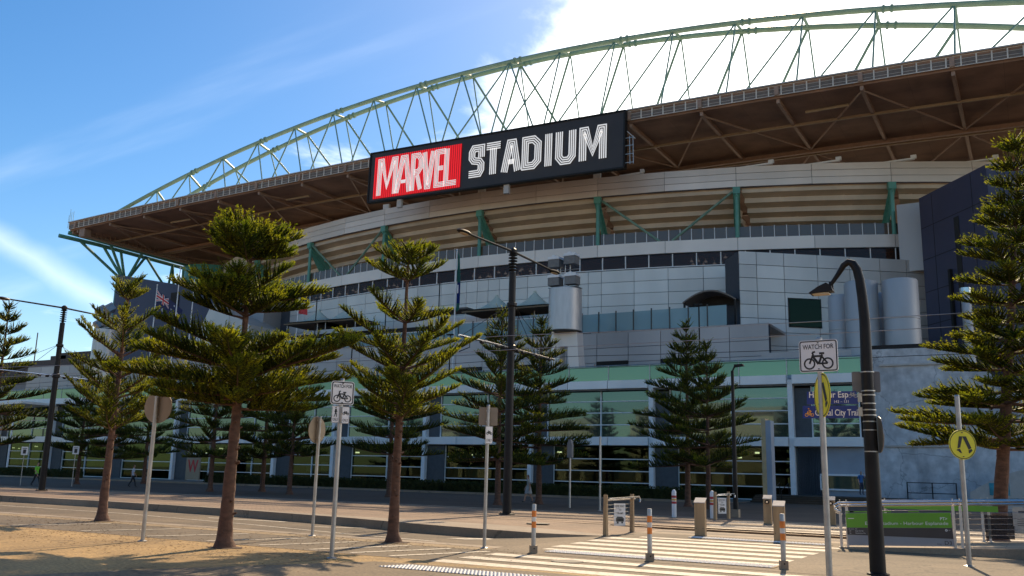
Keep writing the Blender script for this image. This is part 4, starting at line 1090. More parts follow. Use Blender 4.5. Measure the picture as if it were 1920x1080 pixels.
bw = thing('beige_kiosk', 'low beige rounded kiosk with a teal poster under the big pine', 'kiosk', (-2.0, 71, 0))
mb = MB(); pr = [(-4.3, 0)] + [(-4.3 + 4.2 * t, 1.2 + 1.65 * math.sin(math.pi / 2 * t)) for t in (0, .15, .3, .5, .7, .85, 1)] + [(6, 2.95), (6, 0)]
mb.prism(pr, 70, 74, 'y'); build('body', mb, M['beige'], bw, world=True)
mb = MB(); mb.box(-3.1, -1.9, 69.95, 69.99, 1.05, 1.85); build('poster', mb, M['teal'], bw, world=True)
bp = thing('blade_pillar', 'tall slim pillar with a timber-coloured edge tinted as if sunlit and grey face', 'pillar', (-17.4, 68.4, 0))
mb = MB(); mb.box(-.32, .0, -.5, .5, 0, 6.15); build('edge', mb, M['pillar_tan'], bp)
mb = MB(); mb.box(.004, .38, -.48, .48, 0, 6.0); build('face', mb, M['conc_grey'], bp)

# ------------------------------------------------------------------ glazed wedge and service wall between navy block and terrace
wd_ = thing('glazed_wedge', 'pale blue wedge-shaped panelled volume behind the large pine', 'building', (-101, 93, 16.7))
for i, (x0, x1) in enumerate(((-108.5, -104.7), (-104.7, -100.5), (-100.5, -96.3))):
    zt = [18.4, 25.4, 23.6, 21.7]
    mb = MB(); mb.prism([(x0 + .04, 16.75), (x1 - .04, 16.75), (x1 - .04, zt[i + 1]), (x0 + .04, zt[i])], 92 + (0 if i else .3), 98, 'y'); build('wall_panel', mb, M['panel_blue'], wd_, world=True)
sw = thing('service_wall', 'plain grey wall between the navy block and the pale wedge', 'wall', (-104, 97, 16.7))
mb = MB(); mb.box(-107, -99, 97.2, 104, 10.4, 28.0); build('wall', mb, M['panel_lgrey'], sw, world=True)
bn = thing('letter_banner', 'grey banner with a large red letter between entrance doors', 'banner', (-85.2, 74.5, 0))
mb = MB(); mb.box(-1.1, 1.1, 0, .12, .15, 3.4); mb.tube([(-1.15, .06, 0), (-1.15, .06, 3.5)], .05, 6); mb.tube([(1.15, .06, 0), (1.15, .06, 3.5)], .05, 6); build('board', mb, M['sign_back'], bn)
mb = MB(); put_text(mb, 'W', 0, 1.05, 1.45, 1.75, y=-.012, align='c', bold=.02); build('letter', mb, M['flag_red'], bn)
mb = MB(); n = 10
for z, dz in ((3.05, .22),):
    for i in range(n):
        a0, a1 = R(200 + 140 * i / n), R(200 + 140 * (i + 1) / n)
        mb.add([(.9 * math.cos(a0), -.012, 3.6 + .55 * math.sin(a0)), (.9 * math.cos(a1), -.012, 3.6 + .55 * math.sin(a1)), (.8 * math.cos(a1), -.012, 3.6 + .42 * math.sin(a1)), (.8 * math.cos(a0), -.012, 3.6 + .42 * math.sin(a0))], [(0, 1, 2, 3)])
build('smile_mark', mb, M['sign_white'], bn)

# ------------------------------------------------------------------ far office block at the left
ob = thing('office_block', 'distant grey office block with dark brown roofline and blue windows', 'building', (-165, 112, 0))
mb = MB(); mb.box(-230, -143.5, 112, 140, 0, 18.2); build('wall', mb, M['far_conc'], ob, world=True)
mb = MB(); mb.box(-231, -143, 111, 141, 18.21, 22.0); build('roof_band', mb, M['far_brown'], ob, world=True)
mb = MB(); mb.box(-171, -160, 113, 130, 22.02, 23.6); mb.box(-174, -169, 113, 120, 22.02, 23.1); build('plant_room', mb, M['far_brown'], ob, world=True)
for i in range(10):
    x = -166 + i * 2.3
    for z, g in ((13.9, 'far_glass'), (10.5, 'green_glass'), (16.9, 'far_conc')):
        if z > 16: continue
        piece('window', g, ob, (x, 111.93, z), (2.15, .12, 3.0))
for x in (-174, -176.4):
    for z in (11, 14, 17): piece('window', 'white_steel', ob, (x, 111.9, z), (2.2, .1, 2.8))
mb = MB()
for x, h in ((-150, 3.2), (-181, 6.5)): mb.tube([(x, 114, 22), (x, 114, 22 + h)], .12, 5)
mb.tube([(-151, 114, 24.4), (-149, 114, 24.4)], .06, 5)
build('aerial', mb, M['far_brown'], ob, world=True)
aw = thing('entry_awning', 'white flat entrance awning at the far left of the podium', 'awning', (-126, 74, 0))
mb = MB(); mb.prism([(-140, 8.6), (-116, 9.3), (-116, 9.6), (-140, 9.0)], 72, 77, 'y'); build('roof', mb, M['white_band'], aw, world=True)
for x in (-138, -128, -118):
    mb = MB(); mb.tube([(x, 72.5, 0), (x, 72.5, 8.8)], .12, 8); build('post', mb, M['white_steel'], aw, world=True)

# ------------------------------------------------------------------ unseen waterfront sheds added behind the viewer: bounce light, mirrored in the glass
for (x0, x1, h, lab) in ((-150, -96, 13, 'long pale unseen shed added for bounce light, westmost, mirrored in podium glass'), (-84, -52, 17, 'tall pale unseen block added for bounce light, mirrored in the middle panes'), (-40, 6, 12, 'low pale unseen shed added for bounce light, mirrored in the right-hand panes'), (16, 50, 16, 'pale unseen block added for bounce light, eastmost, mirrored in the end panes')):
    wb = thing('bounce_shed', lab, 'building', ((x0 + x1) / 2, -52, 0))
    mb = MB(); mb.prism([(-50, 0), (-68, 0), (-68, h), (-59, h + 2.6), (-50, h)], x0, x1, 'x'); build('wall', mb, M['beige'], wb, world=True)
    n = int((x1 - x0) / 6)
    for i in range(n):
        xa = x0 + (x1 - x0) * (i + .5) / n
        piece('door_panel', 'darkgrey', wb, (xa, -49.95, 2.0), (3.6, .2, 4.0)); piece('window', 'far_glass', wb, (xa, -49.95, h * .66), (3.2, .2, 2.6))
    mb = MB(); mb.box(x0 - .4, x1 + .4, -49.9, -49.3, h - .3, h + .05); build('gutter', mb, M['far_brown'], wb, world=True)

# ================================================================== pines
def tri_mesh(name, V, T, mi, mats, smooth=False):
    me = bpy.data.meshes.new(name); V = np.asarray(V, np.float32); T = np.asarray(T, np.int32)
    me.vertices.add(len(V)); me.vertices.foreach_set('co', V.ravel())
    me.loops.add(len(T) * 3); me.loops.foreach_set('vertex_index', T.ravel())
    me.polygons.add(len(T)); me.polygons.foreach_set('loop_start', np.arange(0, len(T) * 3, 3, dtype=np.int32))
    for m in mats: me.materials.append(m)
    me.polygons.foreach_set('material_index', np.asarray(mi, np.int32))
    me.update(calc_edges=True); me.validate(); return me
NW = .21
def unit(a): return a / np.maximum(np.linalg.norm(a, axis=-1, keepdims=True), 1e-9)
def brushes(P, D, L, r, K, g, bend=.18):
    """needled shoots: a thin core and K needles each"""
    n = len(P); Z = np.array([0, 0, 1.0])
    A = unit(np.cross(D, Z) + 1e-6); B = np.cross(A, D)
    Lc = L[:, None]
    p1 = P + D * Lc * .55 + Z * Lc * bend * .35; p2 = P + D * Lc + Z * Lc * bend
    V, T, mi = [], [], []
    ring = lambda p, rr: [p + (A * math.cos(t) + B * math.sin(t)) * rr for t in (0, 2.094, 4.189)]
    core = np.stack(ring(P, r * .42) + ring(p1, r * .36) + [p2], 1)      # n,7,3
    base = np.arange(n)[:, None, None] * 7
    ct = np.array([[0, 1, 4], [0, 4, 3], [1, 2, 5], [1, 5, 4], [2, 0, 3], [2, 3, 5], [3, 4, 6], [4, 5, 6], [5, 3, 6]])
    V.append(core.reshape(-1, 3)); T.append((base + ct[None]).reshape(-1, 3)); mi.append(np.zeros(n * 9, int))
    t = np.linspace(.05, 1.0, K)[None, :] + g.uniform(-.03, .03, (n, K)); ph = g.uniform(0, 6.283, (n, K))
    tt = t[..., None]
    pos = P[:, None] + D[:, None] * Lc[:, None] * tt + Z * (Lc[:, None] * bend) * tt ** 2
    rad = A[:, None] * np.cos(ph)[..., None] + B[:, None] * np.sin(ph)[..., None]
    nd = unit(D[:, None] * .75 + rad * .9 + Z * .12)
    ln = (r * 1.25 * g.uniform(.75, 1.25, (n, K)) * (1.1 - .3 * t))[..., None]
    side = unit(np.cross(nd, g.normal(size=(n, K, 3)))) * r[:, None] * NW
    nv = np.stack([pos - side, pos + side, pos + nd * ln], 2).reshape(-1, 3)
    off = n * 7
    V.append(nv); T.append(np.arange(off, off + len(nv)).reshape(-1, 3)); mi.append(np.ones(n * K, int))
    return np.concatenate(V), np.concatenate(T), np.concatenate(mi)
def pine_meshes(name, H, whorls, seed, rt, sp, K, rb, lmax, upk=.3, curve=.25, el0=12, extra=.0, lean=(0, 0), flat=True):
    """whorls: (height, reach, branch count)"""
    g = np.random.default_rng(seed); rn = random.Random(seed)
    tm = MB(); pts = []; 
    NT = 40
    for i in range(NT + 1):
        t = i / NT; z = H * .985 * t
        pts.append((lean[0] * t + .03 * math.sin(3.1 * t + seed) * (t > 0), lean[1] * t + .03 * math.cos(2.3 * t + seed) * (t > 0), z - (.12 if i == 0 else 0)))
    rs = [rt * (1 + .45 * math.exp(-pts[i][2] * 7)) * (1 - .93 * (i / NT) ** .9) * rn.uniform(.94, 1.06) + .012 for i in range(NT + 1)]
    tm.tube(pts, rs, 14)
    g0 = len(tm.v)
    for i in range(g0): x_, y_, z_ = tm.v[i]; q = rn.uniform(-.055, .055) * rt; tm.v[i] = (x_ + q, y_ + rn.uniform(-.055, .055) * rt, z_)
    for k in range(16):
        z = rn.uniform(.25 * H, .42 * H) if k < 9 else rn.uniform(.08 * H, .3 * H); a = rn.uniform(0, 6.28); r0 = rt * (1 - .8 * z / H)
        tm.tube([(math.cos(a) * r0 * .7, math.sin(a) * r0 * .7, z), (math.cos(a) * (r0 + .05), math.sin(a) * (r0 + .05), z + .03)], [.03, .018], 5)
    P, D, L, Rr = [], [], [], []
    Z = Vector((0, 0, 1))
    for wi, (z, reach, nb) in enumerate(whorls):
        a0 = rn.uniform(0, 6.28)
        for b in range(nb):
            az = a0 + 6.283 * b / nb + rn.uniform(-.3, .3); Ln = reach * rn.uniform(.78, 1.1)
            lowf = min(1.0, max(0.0, (z / H - .38) / .3)) if flat else 1.0
            e = R(el0 * (.15 + .85 * lowf) + rn.uniform(-8, 8)); cu = curve * (.5 + .5 * lowf) * rn.uniform(.5, 1.3)
            h = Vector((math.cos(az), math.sin(az), 0)); sd = Vector((-h.y, h.x, 0)) * rn.uniform(-.12, .12)
            o = Vector((lean[0] * z / H, lean[1] * z / H, z + rn.uniform(-.1, .1)))
            f = lambda s: o + h * (s * math.cos(e)) + sd * (s * s / Ln) + Z * (s * math.sin(e) + cu * s * s / Ln)
            br = max(.012, .02 * Ln * .55 + .006)
            tm.tube([f(Ln * q) for q in (0, .3, .6, .9)], [br * 1.5, br, br * .65, br * .3], 5, cap=False)
            s = Ln * .16 + .04; side = 1
            while s < Ln:
                q = s / Ln; T = (f(s + .02) - f(s)).normalized(); S = T.cross(Z).normalized() * side
                th = R(68 - 34 * q + rn.uniform(-12, 12))
                d = T * math.cos(th) + S * math.sin(th) + Z * (upk * rn.uniform(.4, 1.4))
                ln = lmax * min(1.0, .45 + 2.2 * q, .34 + 1.5 * (1 - q)) * rn.uniform(.75, 1.15)
                P.append(f(s)); D.append(d.normalized()); L.append(ln); Rr.append(rb * rn.uniform(.85, 1.15))
                if rn.random() < extra:
                    d2 = T * .6 + Z * rn.uniform(.3, 1.0) + S * rn.uniform(-.6, .6)
                    P.append(f(s)); D.append(d2.normalized()); L.append(ln * .8); Rr.append(rb)
                side = -side; s += sp * rn.uniform(.7, 1.3)
            P.append(f(Ln * .97)); D.append((f(Ln) - f(Ln * .9)).normalized()); L.append(lmax * .45); Rr.append(rb)
    # leader tuft
    for k in range(14):
        a = rn.uniform(0, 6.28); zq = H * rn.uniform(.93, .99)
        P.append(Vector((lean[0] * .96, lean[1] * .96, zq))); D.append(Vector((math.cos(a), math.sin(a), rn.uniform(.4, 1.6))).normalized()); L.append(lmax * .5); Rr.append(rb)
    V, T, mi = brushes(np.array(P, float), np.array(D, float), np.array(L, float), np.array(Rr, float)[:, None], K, g)
    return tm.mesh(name + '_trunk', M['trunk'], True), tri_mesh(name + '_crown', V, T, mi, [M['core'], M['needle']])
def fix_r(): pass
def pine(meshes, loc, rz, label, group, s=1.0):
    t = thing('pine_tree', label, 'tree', loc, rz, group); t.scale = (s, s, s)
    link('trunk', meshes[0], t); link('crown', meshes[1], t); return t
def auto_whorls(H, z0, n, rmax, seed, p=.85):
    rn = random.Random(seed); out = []
    for i in range(n):
        t = i / (n - 1); z = z0 + (H * .955 - z0) * (t ** .92); r = rmax * (1 - t) ** p * (.82 if i == 0 else 1) + .14
        out.append((z, r * rn.uniform(.86, 1.1), 5 + (rn.random() < .4)))
    return out
FG = 'pines on the near verge'
big = pine_meshes('big_pine', 7.1, [(2.95, 1.5, 5), (3.15, 2.2, 7), (3.4, 2.5, 7), (3.7, 2.6, 7), (4.05, 2.4, 7), (4.95, 1.45, 6), (5.2, 1.65, 7), (5.45, 1.3, 6), (6.2, 1.0, 7), (6.42, 1.05, 7), (6.68, .75, 6)], 11, .145, .032, 28, .052, .56, upk=.42, curve=.13, el0=7, extra=.4)
slim = pine_meshes('slim_pine', 7.32, [(2.95, 1.0, 5), (3.25, 1.5, 6), (3.6, 1.75, 6), (4.05, 1.85, 6), (4.6, 1.75, 6), (5.3, 1.45, 5), (6.35, 1.1, 5), (6.75, .75, 5), (7.0, .45, 5)], 5, .125, .034, 28, .048, .44, upk=.3, curve=.20, el0=10, extra=.22, flat=False)
thin = pine_meshes('thin_pine', 7.25, [(2.7, 1.5, 5), (3.1, 1.9, 6), (3.7, 1.9, 5), (4.3, 1.8, 5), (5.0, 1.7, 5), (5.7, 1.0, 5), (6.75, .55, 5), (7.0, .5, 5)], 23, .13, .04, 25, .050, .42, upk=.35, curve=.28, el0=20, extra=.2, flat=False)
pine(big, (-14.99, 14.15, 0), R(20), 'dense bushy pine with a thick plumed crown, standing on orange paving', FG)
pine(slim, (-13.49, 18.0, 0), R(55), 'slender pine with well-spaced tiers standing between the two cycle sign poles', FG)
pine(thin, (-24.36, 18.11, 0), R(10), 'sparse open pine with rising branches, leftmost on the near verge', FG)
rp = pine_meshes('right_pine', 12.4, [(2.75, 2.6, 5), (3.05, 3.2, 6), (3.5, 3.35, 6), (4.0, 3.0, 6), (4.5, 2.6, 6), (5.0, 2.35, 6), (5.5, 2.1, 6), (6.0, 1.6, 6), (6.5, 1.25, 6), (7.1, 1.5, 6), (7.7, 1.45, 6), (8.3, 1.4, 6), (8.9, 1.25, 6), (9.5, 1.1, 6), (10.1, .7, 5), (10.7, .6, 5), (11.3, .5, 5), (11.9, .35, 5)], 31, .22, .042, 19, .068, .66, upk=.25, curve=.14, el0=4, extra=.25, lean=(1.45, 0))
pine(rp, (-1.25, 31.0, 0), R(0), 'large layered pine behind the tram stop railings, crown leaving the frame', FG)
fa = pine_meshes('far_pine', 11.0, auto_whorls(11.0, 2.5, 11, 4.2, 41, .95), 41, .17, .062, 10, .09, .74, upk=.75, curve=.2, el0=8)
fb = pine_meshes('far_pine', 10.0, auto_whorls(10.0, 2.6, 9, 3.7, 42, 1.0), 42, .16, .062, 10, .09, .74, upk=.8, curve=.24, el0=10)
fc = pine_meshes('far_pine', 11.5, auto_whorls(11.5, 2.4, 11, 4.4, 43, 1.0), 43, .18, .062, 10, .095, .74, upk=.7, curve=.2, el0=9)
FT = 'pines on the far footpath'
for (ms, x, y, s, rz, lab) in [
    (fc, -69.3, 41.0, 1.22, 10, 'shaded pine at the far left edge beside the office block'),
    (fb, -69.0, 48.5, 1.02, 50, 'smaller shaded pine behind the left black tram pole'),
    (fc, -62.6, 46.5, .9, 80, 'short shaded pine behind the sparse open pine'),
    (fa, -72.1, 57.5, 1.1, 20, 'shaded pine behind the leftmost round sign back'),
    (fa, -49.4, 44.8, .98, 130, 'broad shaded pine left of the dense bushy pine, beside the letter banner'),
    (fc, -48.8, 49.1, 1.0, 200, 'shaded pine directly behind the dense bushy pine, right of the letter banner'),
    (fb, -43.5, 46.3, 1.0, 15, 'shaded pine behind the round sign back left of the cycle sign'),
    (fb, -37.3, 49.0, 1.08, 75, 'shaded pine directly behind the slender spaced-tier pine'),
    (fa, -25.8, 43.6, .99, 33, 'shaded pine just left of the tall middle tram pole'),
    (fc, -25.4, 47.6, .96, 145, 'shaded pine just right of the tall middle tram pole'),
    (fa, -18.6, 54.0, 1.03, 260, 'shaded pine with level tiers, left one of the pair before green glass'),
    (fb, -16.3, 50.8, .95, 300, 'shaded pine right one of the pair before green glass, beside slim lamp'),
    (fa, -84.0, 46.0, 1.1, 210, 'shaded pine partly cut by the left picture edge'),
]: pine(ms, (x, y, 0), R(rz), lab, FT, s)

for x, y in ((-14.99, 14.15), (-13.49, 18.0), (-24.36, 18.11)):
    mb = MB(); n = 24; rr = random.Random(int(x * 7)); mb.add([(x, y, .03)] + [(x + .42 * rr.uniform(.8, 1.15) * math.cos(6.283 * i / n), y + .32 * rr.uniform(.8, 1.15) * math.sin(6.283 * i / n), .008) for i in range(n)], [(0, 1 + i, 1 + (i + 1) % n) for i in range(n)])
    struct('tree_soil', mb, M['mulch'])
g = np.random.default_rng(77); n = 2600
c_ = np.array([(-15.0, 13.6), (-13.5, 17.6), (-24.3, 17.2), (-1.5, 29), (-20, 14)])[g.integers(0, 5, n)] + g.normal(size=(n, 2)) * (2.2, 1.0)
c_ = c_[(c_[:, 1] < 18.3) & (c_[:, 1] > 8)]
n = len(c_); a_ = g.uniform(0, 6.28, n); l_ = g.uniform(.015, .05, n); d_ = np.stack([np.cos(a_), np.sin(a_)], 1) * l_[:, None]; p_ = np.stack([-d_[:, 1], d_[:, 0]], 1) * .25
z_ = np.full(n, .012); V = np.stack([np.c_[c_ - d_, z_], np.c_[c_ + p_, z_ + .008], np.c_[c_ + d_, z_ + .002]], 1).reshape(-1, 3)
tag(link('leaf_litter', tri_mesh('leaf_litter', V, np.arange(3 * n).reshape(-1, 3), np.zeros(n, int), [M['dead_leaf']])), 'dry needles and twigs scattered on the paving under the near pines', 'leaf litter', kind='stuff')
for x, y, r, z in ((-14.2, 26.6, .38, .126), (-8.2, 16.6, .32, .006), (-19.8, 11.7, .3, .006)):
    mb = MB(); mb.lathe([(r, -.02), (r, .004), (r * .93, .006), (r * .92, .0), (r * .5, .003), (.01, .004)], 28, (x, y, z)); struct('manhole_cover', mb, M['iron'])
for x in (-21.0, -33.0):
    mb = MB(); mb.box(x, x + .9, 18.82, 19.2, -.14, -.118)
    for k in range(9): mb.box(x + .05 + k * .095, x + .085 + k * .095, 18.84, 19.18, -.118, -.105)
    struct('gutter_grate', mb, M['iron'])
for k in range(46):
    x = -60 + k * 1.02
    if x < -13.7: mb = MB(); mb.box(x, x + .02, 18.34, 18.81, 0, .0075); struct('kerb_joint', mb, M['slab_dark'])
# hedge in front of the glass
def hedge(x0, x1, label):
    h = thing('hedge', label, 'hedge', ((x0 + x1) / 2, 65.3, .05), 0, 'clipped hedges along the glass front')
    mb = MB(); mb.box(x0 + .1, x1 - .1, 64.5, 66.1, .05, .85); build('core', mb, M['hedge'], h, world=True)
    g = np.random.default_rng(int(-x0)); n = int((x1 - x0) * 130)
    P = np.stack([g.uniform(x0, x1, n), g.uniform(64.35, 66.2, n), np.where(g.random(n) < .5, g.uniform(.8, 1.02, n), g.uniform(.1, 1.0, n))], 1)
    P[:, 1] = np.where(P[:, 2] < .8, 64.4 + g.uniform(0, .1, n), P[:, 1])
    d1 = unit(g.normal(size=(n, 3))) * .14; d2 = unit(np.cross(d1, g.normal(size=(n, 3)))) * .07
    V = np.stack([P - d2, P + d2, P + d1], 1).reshape(-1, 3) - np.array(wpos(h)[:])
    o = link('leaves', tri_mesh('hedge_leaves', V, np.arange(len(V)).reshape(-1, 3), np.zeros(n, int), [M['hedge']]), h)
    tag(o, kind='stuff')
hedge(-112, -93, 'dark clipped hedge at the left, behind walkers')
hedge(-72, -44, 'long dark clipped hedge behind the slender spaced-tier pine')
hedge(-43.5, -20.5, 'dark clipped hedge under the brightest green glass panes')

# ================================================================== street furniture
def face(x, y, off=0): return math.atan2(-x, y) + R(off)
# ---- tram poles with two lamp arms
tp = thing('tram_pole', 'tall black tram pole with two lamp arms beside the crossing', 'lamp post', (-19.48, 33.7, 0), 0, 'black tram poles with lamp arms')
mb = MB(); mb.tube([(0, 0, -.05), (0, 0, 10.35)], [.19, .15], 16); build('shaft', mb, M['black'], tp, smooth=True)
mb = MB(); mb.lathe([(.34, 0), (.34, .04), (.2, .06)], 12, (0, 0, 0));
for a in range(4): mb.lathe([(.03, .04), (.03, .09)], 6, (.27 * math.cos(R(45 + 90 * a)), .27 * math.sin(R(45 + 90 * a)), 0))
build('base_plate', mb, M['black'], tp)
mb = MB(); mb.tube([(0, 0, 10.35), (0, 0, 11.3)], .08, 10); build('neck', mb, M['black'], tp)
for k in range(6):
    mb = MB(); mb.lathe([(.09, 0), (.2, .03), (.2, .055), (.09, .08)], 14, (0, 0, 10.42 + k * .135)); build('ring', mb, M['black'], tp, smooth=True)
mb = MB(); mb.lathe([(.12, 11.18), (.17, 11.22), (.17, 11.38), (.08, 11.46)], 12, (0, 0, 0)); build('cap', mb, M['black'], tp, smooth=True)
for s in (-1, 1):
    mb = MB(); mb.tube([(0, 0, 11.3), (0, s * 3.7, 11.22)], [.055, .045], 8); arm = build('lamp_arm', mb, M['black'], tp, smooth=True)
    mb = MB(); mb.lathe([(.01, 0), (.16, .03), (.21, .09), (.17, .16), (.05, .2)], 16, (0, 0, 0))
    hd = link('lamp_head', mb.mesh('lamp_head', M['black'], True), arm, (0, s * 4.0, 11.12), None, (.9, 2.3, .9))
    mb = MB(); mb.lathe([(.01, -.002), (.15, .0), (.155, .012), (.01, .014)], 16, (0, 0, 0)); link('lens', mb.mesh('lamp_lens', M['lamp_lens'], True), arm, (0, s * 4.0, 11.118), None, (.75, 2.0, 1))
    mb = MB(); mb.tube([(0, 0, 7.0), (0, s * 4.1, 6.98)], .045, 8); a2 = build('wire_bracket', mb, M['steel'], tp, smooth=True)
    mb = MB(); mb.tube([(0, s * .16, 8.9), (0, s * 2.2, 7.02)], .014, 5); mb.tube([(0, s * .16, 8.9), (0, s * 3.9, 7.0)], .012, 5); build('stay_wire', mb, M['black'], a2)
    for q in (.5, 1.0, 2.3, 3.5):
        mb = MB(); mb.tube([(0, s * q, 6.93), (0, s * (q + .16), 6.93)], .075, 8); build('insulator', mb, M['black'], a2)
    mb = MB(); mb.tube([(0, s * 3.3, 7.0), (0, s * 3.3, 6.6), (-.5, s * 3.3, 6.45)], .02, 5); build('registration_arm', mb, M['black'], a2)
mb = MB(); mb.lathe([(.16, 6.85), (.23, 6.9), (.23, 7.1), (.16, 7.15)], 12, (0, 0, 0)); mb.lathe([(.16, 8.8), (.22, 8.85), (.22, 8.98), (.16, 9.0)], 12, (0, 0, 0)); build('collar', mb, M['black'], tp)
t2 = copy_tree(tp); t2.location = (-52.88, 34.85, 0); t2['label'] = 'tall black tram pole with two lamp arms against the sky at left'
# ---- overhead wires
for v, z, lab in ((30.6, 6.45, 'near track contact wire, nearest the camera'), (30.6, 7.05, 'near track support wire above the contact wire'), (37.2, 6.45, 'far track contact wire, lower of the far pair'), (37.2, 7.05, 'far track support wire, upper of the far pair')):
    mb = MB(); pts = []
    for i in range(81):
        x = -230 + i * 4; s = ((x + 19.48) % 33.4) / 33.4; pts.append((x, v, z - (.22 if z > 7 else .03) * 4 * s * (1 - s)))
    mb.tube(pts, .012, 4, cap=False)
    tag(build('tram_wire', mb, M['galv'] if v < 33 else M['black']), 'thin overhead ' + lab, 'wire', 'overhead tram wires')

# ---- curved street lamp with signs
cl_ = thing('curved_street_lamp', 'black curved-neck street lamp near the camera, tapering upwards', 'street lamp', (-2.75, 18.45, 0))
mb = MB()
pts = [(0, 0, -.05), (0, 0, .6), (0, 0, 2.0), (0, 0, 3.6), (.01, 0, 4.75), (-.01, 0, 5.2), (-.04, 0, 5.55), (-.08, 0, 5.76), (-.15, 0, 5.89), (-.24, 0, 5.93), (-.33, 0, 5.87), (-.44, 0, 5.7), (-.60, -.01, 5.48)]
mb.tube(pts, [.145, .14, .13, .112, .10, .095, .09, .085, .078, .068, .06, .048, .036], 18); build('post', mb, M['black'], cl_, smooth=True)
mb = MB(); mb.lathe([(.2, 0), (.2, .03), (.15, .05)], 16, (0, 0, 0)); build('base_plate', mb, M['black'], cl_)
mb = MB(); mb.prism([(-.56, 5.46), (-.54, 5.36), (-.97, 5.32), (-1.0, 5.345), (-.82, 5.46), (-.66, 5.53)], -.13, .13, 'y'); hd = build('lamp_head', mb, M['black'], cl_)
mb = MB(); mb.box(-.93, -.62, -.1, .1, 5.31, 5.335); build('lens', mb, M['lamp_lens'], hd)
mb = MB(); mb.box(-.62, -.54, -.03, .03, 5.42, 5.56); build('knuckle', mb, M['black'], cl_)
def band(zs, r, parent, m='galv'):
    for z in zs:
        mb = MB(); mb.lathe([(r, z), (r + .012, z + .003), (r + .012, z + .022), (r, z + .025)], 16, (0, 0, 0)); build('strap', mb, M[m], parent, smooth=True)
band((3.72, 3.36, 3.28, 3.12, 3.0, 2.9, 2.78, 2.62, 2.22), .118, cl_)
def street_sign(x0, x1, z0, z1, label, txts, extra=None):
    t = thing('street_name_sign', label, 'sign', (-2.75, 18.45, (z0 + z1) / 2), face(-2.75, 18.45, -3), 'blue street signs on the curved lamp')
    h = (z1 - z0) / 2
    mb = MB(); mb.prism([(x0, -h), (x1 - .02, -h), (x1 - .05, h), (x0 + .01, h)], -.012, .012, 'y'); build('plate', mb, M['sign_blue'], t)
    mb = MB(); mb.box(x1 - .03, -.1, -.03, .03, -h * .7, h * .7); build('bracket', mb, M['galv'], t)
    mb = MB()
    for (s, x, z, hh, w) in txts: put_text(mb, s, x, z, hh, w, y=-.016, bold=.012 if hh > .08 else 0)
    build('lettering', mb, M['sign_white'], t)
    return t, h
def bicycle(mb, cx, cz, w, y, th=.09, mi=0):
    """flat cycle symbol"""
    def ringp(x, z, r):
        n = 20
        for i in range(n):
            a, b = 2 * math.pi * i / n, 2 * math.pi * (i + 1) / n; r0, r1 = r - th * w * .5, r + th * w * .12
            mb.add([(x + r0 * math.cos(a), y, z + r0 * math.sin(a)), (x + r1 * math.cos(a), y, z + r1 * math.sin(a)), (x + r1 * math.cos(b), y, z + r1 * math.sin(b)), (x + r0 * math.cos(b), y, z + r0 * math.sin(b))], [(0, 3, 2, 1)], mi)
    r = .185 * w; ringp(cx - .30 * w, cz, r); ringp(cx + .30 * w, cz, r)
    def seg(a, b, t):
        a, b = Vector((cx + a[0] * w, cz + a[1] * w)), Vector((cx + b[0] * w, cz + b[1] * w)); d = (b - a).normalized(); s = Vector((-d.y, d.x)) * t * w / 2
        mb.add([(q.x, y, q.y) for q in (a - s, b - s, b + s, a + s)], [(0, 1, 2, 3)], mi)
    A, B, C_, D_ = (-.30, 0), (.30, 0), (.0, -.02), (.13, .30)
    seg(A, (-.17, .32), th * .75); seg((-.18, .24), C_, th * .9); seg((-.17, .25), (.1, .25), th * .8); seg(C_, D_, th * .85); seg((.02, 0), B, th * .7); seg(B, (.1, .25), th * .7)
    seg((.03, .34), (.2, .34), th * .8); seg((-.17, .3), (-.2, .38), th * .7); seg((-.2, .38), (-.1, .40), th * .7)
st1, h1 = street_sign(-1.13, -.16, 3.13, 3.375, 'blue street name sign, upper one on curved lamp, white lettering', [('Harbour Esp', -1.08, .005, .125, .72), ('143 – 131', -.62, -.1, .055, .26)])
mb = MB(); bicycle(mb, -.28, .03, .17, -.016, .06); build('emblem', mb, M['galv'], st1)
st2, h2 = street_sign(-1.22, -.16, 2.86, 3.10, 'blue trail sign with orange cyclist, lower one on curved lamp', [('Capital City Trail', -.98, -.07, .125, .80)])
mb = MB(); bicycle(mb, -1.09, -.055, .17, -.016, .10)
mb.tube([(-1.09, -.016, .035), (-1.06, -.016, -.0)], .018, 6); mb.lathe([(.001, 0), (.016, .008), (.016, .02), (.001, .03)], 8, (-1.1, -.016, .05)); build('emblem', mb, M['sign_orange'], st2)
gb = thing('sign_plate', 'plain pale grey sign plate seen from behind on the curved lamp', 'sign', (-2.75, 18.45, 3.56), face(-2.75, 18.45, 5))
mb = MB(); 
def rrect(x0, x1, z0, z1, r, n=4):
    out = []
    for (cx_, cz_, a0) in ((x1 - r, z1 - r, 0), (x0 + r, z1 - r, 90), (x0 + r, z0 + r, 180), (x1 - r, z0 + r, 270)):
        for i in range(n + 1): a = R(a0 + 90 * i / n); out.append((cx_ + r * math.cos(a), cz_ + r * math.sin(a)))
    return out
mb.prism(rrect(-.27, .24, -.2, .2, .03), .12, .135, 'y'); build('plate', mb, M['soffit'], gb)
rb_ = thing('round_sign', 'round sign turned edge-on low on the curved lamp post', 'sign', (-2.75, 18.45, 2.55), face(-2.75, 18.45, -76))
mb = MB(); mb.prism([(.34 * math.cos(R(a)), .34 * math.sin(R(a))) for a in range(0, 360, 15)], .15, .165, 'y'); build('plate', mb, M['galv'], rb_)

